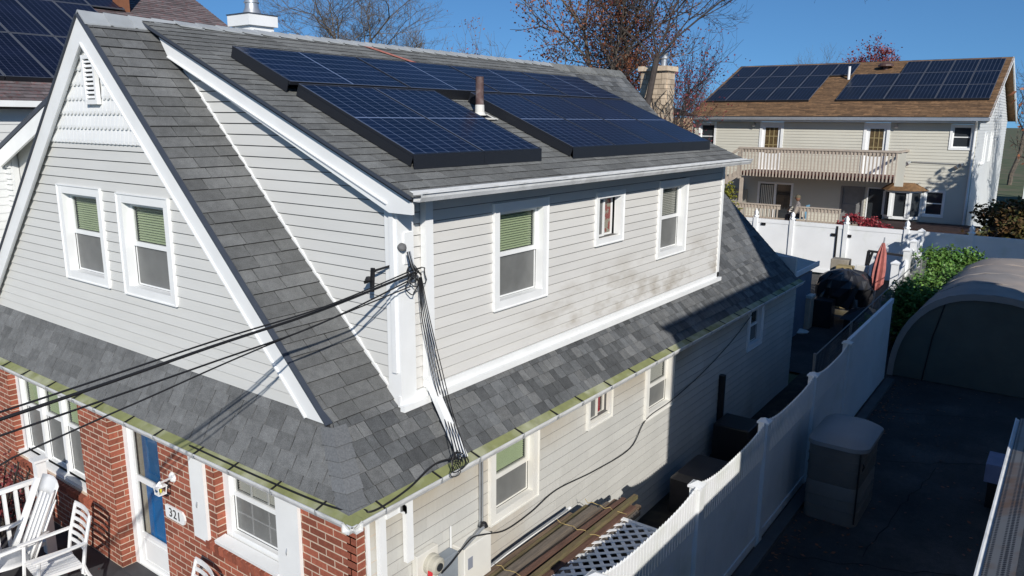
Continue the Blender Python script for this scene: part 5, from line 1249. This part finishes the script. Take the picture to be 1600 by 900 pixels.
# trees out of frame on the right whose shade falls on the rear house and fence
tree((6.9,25.9,0),8.3,.7,91,'tree out of frame on the right shading the rear house',depth=4,leaf=dk,nleaf=3600,lsize=.14,bare_to=.62,leafbias=1.2,name='evergreen_tree',width=2.6)
tree((6.9,19.3,0),5.6,.7,93,'tree out of frame on the right shading the rear fence',depth=4,leaf=dk,nleaf=5000,lsize=.14,bare_to=.5,leafbias=1.2,name='evergreen_tree',width=3.2)
# vine covered stone chimney, tan house behind
tc_=at_y((1065,185),22); TH=thing('tan_house',(-9,24,0),'low tan house with reddish brown roof and stone chimney left of the rear house','house')
tan=mat('stucco_tan',(.55,.38,.24),.85,.06,2); a=at_y((1030,180),23); b=at_y((1084,182),23)
bx_=at_y((1083,182),26).x-.4; MB().box(a.x-8,bx_+.4,23,26,0,a.z-.1).build('wall',tan,TH)
mb=MB(); mb.prism([V((a.x-8,22.5,a.z-.08)),V((bx_+.6,22.5,a.z-.08)),V((bx_+.6,22.5,a.z+.06)),V((a.x-8,22.5,a.z+.06))],V((0,.5,0))); mb.build('fascia',M['white'],TH)
mb=MB(); zt_=at_y((1040,150),24.5).z; mb.add([V((a.x-8,22.5,a.z+.06)),V((bx_+.6,22.5,a.z+.06)),V((bx_-1.2,24.4,zt_)),V((a.x-8,24.4,zt_)),V((bx_+.5,26.3,a.z)),V((a.x-8,26.3,a.z))],[(0,1,2,3),(1,4,2),(2,4,5,3)]); mb.build('roof',mat('roof_maroon_brown',(.12,.06,.05),.9,.2,6),TH)
sp_=at_y((1000,107),20); sq=at_y((1042,110),20); stone=mat('stone_cream',(.46,.37,.27),.9,.2,5,rnd=.3,bump=.5,bs=12)
sc=MB().box(sp_.x+.1,sq.x-.06,20.04,20.66,3,sp_.z-.1).build('chimney',M['mortar'],TH); r=random.Random(4)
z=4.2
while z<sp_.z-.1:
    h=r.uniform(.13,.22); h=min(h,sp_.z-.1-z+.01)
    x=sp_.x+.05
    while x<sq.x-.05:
        w=min(r.uniform(.18,.34),sq.x-.02-x); MB().box(x,x+w-.015,20.0-r.uniform(0,.02),20.1,z,z+h-.015).build('stone',stone,sc); x+=w
    y=20.1
    while y<20.7: w=r.uniform(.2,.3); MB().box(sq.x-.1,sq.x-.02+r.uniform(0,.02),y,min(y+w,20.7)-.015,z,z+h-.015).build('stone',stone,sc); y+=w
    z+=h
MB().box(sp_.x-.03,sq.x+.05,19.9,20.8,sp_.z-.1,sp_.z+.06).build('chimney_cap',stone,sc)
MB().lathe(V((sp_.x+.75,20.3,sp_.z+.05)),[(.1,0),(.1,.25),(.16,.27),(.16,.33),(.1,.35),(.14,.45),(.02,.5)],12).build('flue',M['galv'],sc)
vn=MB(); r=random.Random(12)
for i in range(26):
    p=V((r.uniform(sp_.x-.2,sq.x+.2),19.9,4.3)); pts=[p.copy()]
    for k in range(9): p=p+V((r.gauss(0,.14),r.gauss(0,.03),r.uniform(.12,.36))); pts.append(p.copy())
    vn.tube(pts,.014,3)
VN=thing('climbing_vine',(sp_.x,19.9,3),'bare vine with a few red leaves climbing the stone chimney','vine'); vn.build('stem',barkd,VN)
leafcloud([((sp_.x+sq.x)/2+.1,19.85,5.0,.9,.15,.9)],420,.05,6).build('leaves',redl,VN)['kind']='stuff'
# hedge and plants right of the rear house
HG=thing('brown_hedge',(3.1,30,.4),'brown and green hedge at the right edge beyond the rear fence','hedge')
rr1=random.Random(15)
leafcloud([(rr1.uniform(1.9,5.2),rr1.uniform(28.2,31.5),rr1.uniform(.9,2.3),.8,.8,.6) for _ in range(26)],15000,.10,5).build('foliage',dk,HG)['kind']='stuff'
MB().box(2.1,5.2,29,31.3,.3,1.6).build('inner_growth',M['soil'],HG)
for i,(x,y,lab) in enumerate(((3.6,44,'white sided house far behind the hedge at the right edge'),)):
    FH=thing('distant_house',(x,y,.8),lab,'house'); MB().box(x-1.2,x+7,y,y+8,.5,5.2).build('wall',M['white_s'],FH); MB().prism([V((x-1.6,y-.3,5.2)),V((x+7.4,y-.3,5.2)),V((x+7.4,y+4,7)),V((x-1.6,y+4,7))],V((0,0,-.15))).build('roof',M['underlay'],FH)
    for k in range(3): 
        PP=pmap('y',y); window(FH,PP,x-.8+k*1.7,x+.1+k*1.7,3.2,4.5,style='plain',cw=.08)
tree((4.1,37,.6),7.5,.8,97,'tangled bare tree in front of the distant white house at the right edge',depth=5,bare_to=.25,width=4,leaf=orl,nleaf=700,lsize=.1)
RS=thing('red_leaf_bush',(-1,25,.4),'low bush of bright red leaves behind the rear fence under the bay window','bush'); leafcloud([(-2.05+k*.24,25+.2*math.sin(k*2),(1.9,2.15,2.2,2.05,2.1,1.95,1.9)[k],.3,.3,.2) for k in range(7)]+[(-1.3,25,1.2,.9,.4,.7)],3600,.06,8).build('foliage',leafmat('leaf_red',(.22,.02,.03),(.30,.05,.06)),RS)['kind']='stuff'
DD=thing('dark_deck',(0,29,.6),'dark brown wooden deck with horizontal boards under the bay window','deck')
for k in range(5): MB().box(-2.2,1.9,28.6-.5*k*.3,28.7-.5*k*.3,.5+.02,1.55-.22*k).build('board',mat('deck_dark_board',(.035,.02,.018),.7,.2,5) if k==0 else bpy.data.materials['deck_dark_board'],DD)
MB().box(-2.3,1.8,28.7,31.3,1.45,1.52).build('deck_floor',bpy.data.materials['deck_dark_board'],DD)
YS=thing('yellow_shrub',(-8.9,26,.4),'small yellow green shrub beside the rear stair above the roof end','shrub'); o=at_y((1140,300),24.2); leafcloud([(o.x,24.2,o.z,.3,.3,.4),(o.x,24.2,o.z-.7,.5,.4,.5)],900,.06,2).build('foliage',leafmat('leaf_yellow',(.25,.24,.03),(.12,.14,.03)),YS)['kind']='stuff'
# patio table and chair beyond the right part of the rear fence
o=at_y((1545,352),25.5); TB=thing('patio_table',(o.x,25.5,.5),'weathered patio table with a red item behind the blue shaded fence','table')
MB().box(o.x-.45,o.x+.45,25.1,25.9,1.58,1.64).build('table_top',M['deckwood'],TB)
for sx in (-.4,.4): 
    for sy in (-.3,.3): MB().box(o.x+sx-.03,o.x+sx+.03,25.5+sy-.03,25.5+sy+.03,.45,1.58).build('leg',M['deckwood'],TB)
tag(MB().lathe(V((o.x+.1,25.4,1.65)),[(.12,0),(.16,.05),(.02,.1)],8).build('plate',mat('orange_red',(.4,.08,.03),.5),None),'small orange red dish on the patio table','dish')
# ================================================================ BACK YARD CLUTTER
gy=G(17)
o=at_z((1318,500),gy); ox,oy=.05,17.0
GRL=thing('covered_grill',(ox,oy,gy),'grill under a wrinkled shiny black cover in the back yard','grill')
r=random.Random(2); mb=MB(); n=28
lev=[(.64,.5,.62),(.68,.56,.9),(.72,.58,1.15),(.64,.52,1.36),(.46,.4,1.5),(.2,.2,1.57)]
for (rx,ry,z) in [(a*.93,b*.95,c-.03) for a,b,c in lev]:
    for j in range(n):
        t=2*math.pi*j/n; f=1+.10*math.sin(5*t+z*3)+.09*math.sin(11*t+z*9)+r.uniform(-.06,.06); c=math.copysign(abs(math.cos(t))**.7,math.cos(t)); s_=math.copysign(abs(math.sin(t))**.7,math.sin(t)); mb.v.append(V((ox+c*rx*f,oy+s_*ry*f,gy+z-.1+r.uniform(-.03,.03))))
for i in range(len(lev)-1):
    for j in range(n): mb.f.append((i*n+j,i*n+(j+1)%n,(i+1)*n+(j+1)%n,(i+1)*n+j)); mb.m.append(0)
mb.f.append(tuple((len(lev)-1)*n+j for j in range(n))); mb.m.append(0)
mb.build('cover',mat('black_shiny_vinyl',(.025,.025,.027),.28,.2,10,bump=.8,bs=7,spec=.6),GRL)
for sx in (-.4,.4):
    for sy in (-.3,.3): MB().box(ox+sx-.03,ox+sx+.03,oy+sy-.03,oy+sy+.03,gy,gy+.75).build('leg',M['galv'],GRL)
MB().box(ox-.42,ox+.42,oy-.33,oy+.33,gy+.2,gy+.24).build('shelf',M['galv'],GRL)
FR=thing('swing_frame',(.6,19,gy),'dark metal swing frame standing in front of the rear fence behind the grill','frame')
p=[at_y((1343,470),19),at_y((1357,392),19),at_y((1415,400),19.2),at_y((1352,470),20.2),at_y((1425,440),19.6)]
for k,(a,b) in enumerate(((p[0],p[1]),(p[1],p[2]),(p[1]+V((0,.1,0)),p[3]),(p[2],V((p[2].x,p[2].y,.4))),(p[1]+V((.12,0,0)),p[0]+V((.08,0,.9))))): MB().bar(a,b,.06,.06,up=(0,1,0)).build('tube',M['blackp'],FR)
o=at_z((1376,452),.4); UM=thing('closed_parasol',(.42,18.3,gy),'folded salmon pink parasol leaning upright by the swing frame','parasol')
o=V((.55,18.2,gy+.0)); fab=mat('fabric_salmon',(.42,.15,.13),.8,.2,8)
mb=MB(); n=16
for i,(rad,z) in enumerate(((.07,.75),(.14,.95),(.14,1.35),(.10,1.8),(.03,2.1))):
    for j in range(n): t=2*math.pi*j/n; f=1+.28*math.cos(8*t); mb.v.append(o+V((rad*f*math.cos(t)+z*.06,rad*f*math.sin(t),z)))
for i in range(4):
    for j in range(n): mb.f.append((i*n+j,i*n+(j+1)%n,(i+1)*n+(j+1)%n,(i+1)*n+j)); mb.m.append(0)
mb.build('canopy',fab,UM); MB().tube([o,o+V((.14,0,2.25))],.02,6).build('pole',M['galv'],UM); MB().lathe(o,[(.22,0),(.2,.06),(.05,.1)],12).build('base',M['blackp'],UM)
def clut(name,px,y,w,d,h,m,label,cat,z=None,bev=.02):
    p=at_y(px,y); g=G(y); o=MB().box(p.x-w/2,p.x+w/2,y-d/2,y+d/2,g,g+h).build(name,m,None,bevel=bev); tag(o,label,cat); return o
tan2=mat('planter_tan',(.50,.40,.30),.7,.1,5)
p=at_z((1255,512),G(15)); PLN=thing('tall_planter',(p.x,p.y,G(15)),'tan tall plastic deck box standing beside the rear corner of the house','box')
pb=MB().box(p.x-.17,p.x+.17,p.y-.15,p.y+.2,G(15),G(15)+.85).build('body',tan2,PLN,bevel=.02); MB().box(p.x-.19,p.x+.19,p.y-.17,p.y+.22,G(15)+.85,G(15)+.92).build('lid',M['blindw'],PLN)
for k in range(2): MB().box(p.x-.12,p.x+.12,p.y-.165,p.y-.15,G(15)+.1+.38*k,G(15)+.42+.38*k).build('panel',tan2,pb)
mb=MB(); q=V((p.x+.05,p.y-.5,G(15))); mb.lathe(q,[(.22,0),(.24,.03),(.12,.07),(.03,.09)],9); tag(mb.build('white_bag',M['white2'],None),'crumpled white bag on the dark ground beside the tan deck box','bag')
mb=MB(); q=V((p.x+.1,p.y+1.6,G(17)+.9)); mb.lathe(q,[(.05,-.2),(.18,-.12),(.2,.0),(.12,.14),(.03,.18)],12); tag(mb.build('blue_ball',mat('ball_blue',(.02,.12,.6),.4),None,smooth=True),'bright blue round object behind the tan deck box','ball')
clut('metal_cabinet',(1285,500),16.2,.5,.4,.75,M['blackp'],'dark metal stand left of the covered grill','stand')
clut('cardboard_box',(1322,405),18.6,.45,.35,1.25,mat('cardboard',(.32,.25,.12),.8),'yellow brown box stacked behind the covered grill','box')
clut('wood_board',(1345,440),18.4,.35,.08,1.35,M['white2'],'white board leaning behind the covered grill','board')
clut('trash_bin',(1315,400),19.1,.5,.4,1.35,mat('bin_taupe',(.28,.25,.2),.7),'taupe bin behind the yellow brown box','bin')
mb=MB(); q=V((.95,15.6,G(15.6))); mb.add([q+V((-.55,-.5,.55)),q+V((.45,-.45,.5)),q+V((.5,.5,.55)),q+V((-.5,.5,.6)),q+V((0,0,.85))],[(0,1,4),(1,2,4),(2,3,4),(3,0,4)]); mb.box(q.x-.45,q.x+.4,q.y-.4,q.y+.4,q.z,q.z+.54); tag(mb.build('covered_table',M['blackp'],None),'low table under a pleated dark grey cover in front of the grill','table')
# metal awning shed behind the house
AS=thing('metal_shed',(-1.4,15,.2),'low grey green metal shed roof showing behind the rear corner of the house','shed')
a=at_y((1212,396),16.2); b=at_y((1258,402),15.2); sm_=mat('shed_greygreen',(.38,.42,.40),.6,.08,4)
MB().box(-4.2,b.x,12.6,16.0,0,1.75).build('wall',mat('shed_wall_blue',(.16,.2,.26),.7),AS)
for k in range(9):
    y=12.5+k*.42; MB().hexa([(-4.3,y,2.42),(b.x+.06,y,1.92),(b.x+.06,y+.40,1.92),(-4.3,y+.40,2.42),(-4.3,y,2.45),(b.x+.06,y,1.95),(b.x+.06,y+.40,1.95),(-4.3,y+.40,2.45)]).build('roof_panel',sm_,AS)
MB().box(b.x+.05,b.x+.09,12.5,16.3,1.85,1.98).build('trim',M['white'],AS)
# ================================================================ ALLEY: planks, lattice, boxes
for k,(x,y,dx,dy,h,lab) in enumerate(((.98,1.05,.38,.28,1.04,'black plastic tote under the near end of the plank pile'),(.98,2.2,.38,.28,1.04,'black plastic tote under the far end of the plank pile'))):
    T_=thing('storage_tote',(x,y,0),lab,'tote'); MB().box(x-dx,x+dx,y-dy,y+dy,0,h-.04).build('body',M['blackp'],T_,bevel=.02); MB().box(x-dx-.02,x+dx+.02,y-dy-.02,y+dy+.02,h-.04,h).build('lid',M['blackp'],T_)
LT=thing('lattice_panel',(1.4,1.6,1.1),'white diagonal lattice panel lying under the weathered planks','lattice')
lx0,lx1,ly0,ly1,lz=1.12,1.70,.2,2.30,1.16
import itertools
w=.042
for s_ in (1,-1):
    c=-4
    k=-30
    while k<40:
        # line: (x-lx0) = s*(y - y0)
        yc=ly0+k*.155; pts=[]
        if s_>0: p0=V((lx0,yc,0)); p1=V((lx1,yc+(lx1-lx0),0))
        else: p0=V((lx1,yc,0)); p1=V((lx0,yc+(lx1-lx0),0))
        ya,yb=p0.y,p1.y; t0=max(0,(ly0-ya)/(yb-ya)); t1=min(1,(ly1-ya)/(yb-ya))
        if t1-t0>.05:
            q0=p0+(p1-p0)*t0; q1=p0+(p1-p0)*t1; z=lz+(.006 if s_>0 else 0); q0.z=z;q1.z=z
            MB().bar(q0,q1,w,.006).build('lattice_slat',M['pvc'],LT)
        k+=1
mb=MB(); mb.box(lx0,lx1,ly1-.03,ly1+.02,lz-.01,lz+.02); mb.box(lx1-.03,lx1+.02,ly0,ly1-.031,lz-.01,lz+.02); mb.build('lattice_frame',M['pvc'],LT)
wm=[mat('plank_brown',(.14,.095,.065),.9,.3,4,stretch=(12,1,12),col2=(.20,.14,.09),c2s=3,bump=.5,bs=20),mat('plank_grey',(.15,.125,.10),.9,.3,4,stretch=(12,1,12),bump=.5,bs=20),mat('plank_mossy',(.15,.11,.06),.9,.3,4,stretch=(12,1,12),col2=(.13,.12,.05),c2s=6,bump=.5,bs=20),mat('plank_red',(.13,.07,.05),.9,.3,4,stretch=(12,1,12),bump=.5,bs=20)]
r=random.Random(21)
spec=[(.60,-.3,2.1,.09,0,1.12),(.72,-.2,2.35,.15,2,1.13),(.84,-.3,2.55,.08,1,1.14),(.91,-.4,2.65,.065,0,1.15),(.98,-.3,2.6,.08,3,1.14),(1.05,-.5,2.7,.055,1,1.17),(1.11,-.2,2.62,.065,3,1.15),(1.17,-.4,2.72,.065,0,1.14),(1.235,-.3,2.58,.05,1,1.13),(.80,.0,2.3,.08,1,1.175),(.95,-.1,2.66,.055,3,1.20),(1.08,.1,2.78,.055,2,1.22)]
names=['wide mossy','short brown','grey','narrow brown','reddish','thin grey','rusty red','dark brown','outermost grey','upper grey','topmost reddish','topmost mossy']
lab2=['brown plank nearest the house wall in the pile','wide mossy plank next to the wall side of the pile','grey plank third from the house wall','narrow brown plank left of the middle of the pile','reddish plank in the middle of the pile','thin grey plank standing proud near the pile middle','rusty red plank on the fence side of the pile','dark brown plank second from the fence side','thin grey outermost plank over the lattice','grey plank lying on top toward the house wall','thin reddish plank on top of the pile','mossy topmost plank sticking out farthest back']
for i,(x,y0,y1,w,mi,z) in enumerate(spec):
    a=V((x+r.uniform(-.01,.01),y0,z)); b=V((x+.04+r.uniform(-.03,.03),y1,z+r.uniform(-.01,.015)))
    o=MB().bar(a,b,w,.035 if w>.08 else .05).build('plank',wm[mi],None); tag(o,lab2[i],'plank','weathered planks piled beside the house wall')
for k,(y,h) in enumerate(((.7,.8),(2.0,.8))):
    tag(MB().box(.55,1.30,y-.04,y+.04,1.045,1.10).build('batten',wm[0],None),'short cross piece under the plank pile, '+('near end' if k==0 else 'far end'),'batten')
cable([V((.50,-.6,1.05)),V((.55,.9,1.15)),V((.58,2.15,1.17))],.018,'white plastic trim strip lying along the wall side of the planks',m='white',name='trim_strip',cat='strip',sub=3)
cable([V((.53,-.4,1.06)),V((.58,.9,1.19)),V((.61,2.05,1.20))],.010,'thin grey pipe beside the white trim strip on the planks',m='galv',name='pipe',cat='pipe',sub=3)
for k,(y) in enumerate((.6,1.7,2.3)):
    mb=MB(); pts=[V((.68+.56*j/10,y+.02*math.sin(j*2+k),1.235+.012*math.sin(j*3+k))) for j in range(11)]; mb.tube(pts,.004,4)
    tag(mb.build('twine',mat('twine_straw%s'%'abc'[k],(.4,.3,.12),.9),None),['near','middle','far'][k]+' loop of straw coloured twine tied over the planks','twine')
o=V((1.0,5.2,0)); CV=thing('covered_box',o,'low dark covered box in the shaded alley beside the house wall','box'); stack([rr_poly(.65,1.35,4.75,5.75,0,.05),rr_poly(.65,1.35,4.75,5.75,.55,.05),rr_poly(.72,1.28,4.85,5.65,.62,.05)]).build('body',mat('cover_brown_black',(.05,.045,.045),.4,.2,6),CV)
clut('alley_box',(1150,690),6.9,.6,.6,.7,M['blackp'],'black box against the wall further along the shaded alley','box')
# ================================================================ PORCH THINGS
RLG=thing('porch_railing',(-4.9,-2.4,.3),'white porch railing with square newel post at the left edge','railing')
top=at_y((60,716),-1.36); nx_,ny_=top.x,-1.36; zt_=top.z
MB().box(nx_-.055,nx_+.055,ny_-.055,ny_+.055,.3,zt_-.03).build('newel_post',M['white'],RLG); MB().box(nx_-.08,nx_+.08,ny_-.08,ny_+.08,zt_-.03,zt_).build('post_cap',M['white'],RLG)
zr=zt_-.24
MB().box(nx_-.03,nx_+.03,ny_-2.2,ny_-.055,zr-.05,zr).build('top_rail',M['white'],RLG); MB().box(nx_-.025,nx_+.025,ny_-2.2,ny_-.055,.42,.47).build('bottom_rail',M['white'],RLG)
for k in range(16): y=ny_-.17-k*.125; MB().box(nx_-.018,nx_+.018,y-.018,y+.018,.47,zr-.05).build('baluster',M['white'],RLG)
def chair_slat(loc,rz,label,arm=True):
    T=thing('slat_chair',loc,label,'chair','white slatted resin chairs on the porch'); T.rotation_euler=(0,0,rz); m=M['plastic_w']
    def B(name,mb,par=T): return mb.build(name,m,par,local=True)
    # seat facing -y local, back at +y
    se=B('seat_rail',MB().bar((-.23,-.24,.42),(-.23,.20,.40),.03,.04)); B('seat_rail',MB().bar((.23,-.24,.42),(.23,.20,.40),.03,.04))
    for k in range(8): x=-.19+k*.054; B('seat_slat',MB().bar((x,-.25,.435),(x,.20,.415),.038,.014),se)
    bo=B('back_post',MB().tube([V((-.23,.20,.30)),V((-.23,.25,.6)),V((-.22,.34,.95))],.02,6)); B('back_post',MB().tube([V((.23,.20,.30)),V((.23,.25,.6)),V((.22,.34,.95))],.02,6))
    for k in range(6):
        z=.54+k*.082; y=.235+(z-.5)*.22; q=MB(); pts=[(-.22,y),(-.11,y+.02),(0,y+.028),(.11,y+.02),(.22,y)]
        for (x0,y0),(x1,y1) in zip(pts[:-1],pts[1:]): q.bar((x0,y0,z),(x1,y1,z),.012,.044 if k<5 else .06)
        B('back_slat',q,bo)
    for sx in (-1,1):
        B('leg',MB().tube([V((sx*.25,-.28,0)),V((sx*.25,-.25,.3)),V((sx*.25,-.22,.62))],.02,6)); B('leg',MB().tube([V((sx*.25,.36,0)),V((sx*.235,.24,.3)),V((sx*.23,.21,.42))],.02,6))
        B('armrest',MB().bar((sx*.255,-.28,.64),(sx*.245,.27,.66),.045,.022))
    return T
p=at_z((92,890),.3); chair_slat((-3.80,-1.72,.3),math.radians(-6),'white slatted armchair nearest the brick pillar left of the front door')
c2=chair_slat((-1.64,-1.55,.3),math.radians(-10),'white slatted chair whose back top shows under the house number')
def chair_molded(loc,rz,label):
    T=thing('molded_chair',loc,label,'chair'); T.rotation_euler=(0,0,rz); m=M['plastic_w']
    def strip(rowsv,name,th=.012,par=T):
        mb=MB(); n=len(rowsv[0]); 
        for rr_ in rowsv: mb.v+=[V(q) for q in rr_]
        for i in range(len(rowsv)-1):
            for j in range(n-1): mb.f.append((i*n+j,i*n+j+1,(i+1)*n+j+1,(i+1)*n+j)); mb.m.append(0)
        o=mb.build(name,m,par,local=True,smooth=True); s_=o.modifiers.new('t','SOLIDIFY'); s_.thickness=th; return o
    strip([[(x,-.28+.04*abs(x)*4,.36+.05*(x*4)**2*.3) for x in (-.26,-.15,0,.15,.26)],[(x,-.05,.34+.05*(x*4)**2*.3) for x in (-.27,-.15,0,.15,.27)],[(x,.20,.33+.05*(x*4)**2*.3) for x in (-.26,-.15,0,.15,.26)]],'seat')
    bk=None
    for k in range(5): # back ribs with gaps between
        x=-.20+k*.1; o=strip([[(x-.046,.20+t*.32,.33+t*.72*(1)),(x+.046,.20+t*.32,.33+t*.72)] for t in (0,.3,.6,.9)],'back_slat',.014)
    strip([[(-.25,.20+.32*t-.03,.33+.72*t),(-.12,.20+.32*t,.35+.72*t),(0,.20+.32*t+.01,.36+.72*t),(.12,.20+.32*t,.35+.72*t),(.25,.20+.32*t-.03,.33+.72*t)] for t in (.86,.95,1.05,1.12)],'backrest')
    for sx in (-1,1):
        strip([[(sx*.24,.17+.3*t,.33+.7*t),(sx*.30,.11+.3*t,.34+.68*t)] for t in (0,.35,.7,1.1)],'back_edge',.016)
        strip([[(sx*.26,-.32,.58),(sx*.35,-.32,.58)],[(sx*.27,-.1,.60),(sx*.36,-.1,.60)],[(sx*.26,.15,.60),(sx*.34,.18,.60)],[(sx*.26,.33,.66),(sx*.30,.36,.66)]],'armrest',.02)
        strip([[(sx*.27,-.32,.58),(sx*.34,-.27,.58)],[(sx*.28,-.30,.3),(sx*.34,-.24,.3)],[(sx*.30,-.34,0),(sx*.35,-.29,0)]],'leg',.02); strip([[(sx*.25,.22,.36),(sx*.31,.16,.36)],[(sx*.27,.30,.18),(sx*.33,.24,.18)],[(sx*.29,.38,0),(sx*.34,.33,0)]],'leg',.02)
    return T
chair_molded((-4.45,-1.95,.3),math.radians(-5),'white molded resin armchair with tall reclined back beside the porch newel post')
chair_molded((-4.35,-2.75,.3),math.radians(-60),'white molded resin armchair at the bottom left corner in front of the other')

r=random.Random(77); mb=MB()
for _ in range(420):
    x=r.uniform(2.25,4.7); y=3+9.8*r.random(); 
    if r.random()<.55: x=2.25+abs(r.gauss(0,.22))
    z=G(y)+.012; a=r.uniform(0,6.28); s_=r.uniform(.018,.04); u=V((math.cos(a),math.sin(a),r.uniform(-.3,.3)))*s_; w=V((-math.sin(a),math.cos(a),r.uniform(-.3,.3)))*s_*.6; p=V((x,y,z))
    mb.quad(p-u,p+w,p+u,p-w)
tag(mb.build('fallen_leaves',orl,None),'scattered dry fallen leaves on the dark driveway','leaves',kind='stuff')
mb=MB()
for _ in range(60):
    x=r.uniform(-7,.2); y=r.uniform(-1.9,-1.05); a=r.uniform(0,6.28); s_=r.uniform(.015,.03); u=V((math.cos(a),math.sin(a),.1))*s_; w=V((-math.sin(a),math.cos(a),.1))*s_*.6; p=V((x,y,.302)); mb.quad(p-u,p+w,p+u,p-w)
tag(mb.build('fallen_leaves',redl,None),'few dark red fallen leaves on the porch floor','leaves',kind='stuff')
mb=MB()
for (ax,ay,bx_,by_) in ((2.4,4.6,4.6,5.5),(2.3,8.0,4.6,9.4),(3.2,5.2,3.6,8.6),(2.3,10.6,3.9,11.4)):
    n=14; pr_=None
    for i in range(n+1):
        t=i/n; x=ax+(bx_-ax)*t+r.uniform(-.05,.05); y=ay+(by_-ay)*t+r.uniform(-.05,.05); q=V((x,y,G(y)+.006))
        if pr_ is not None:
            d=(q-pr_).normalized(); s2=V((-d.y,d.x,0))*r.uniform(.004,.009); mb.quad(pr_-s2,q-s2,q+s2,pr_+s2)
        pr_=q
o=mb.build('driveway_crack',M['crack'],None); o['kind']='structure'
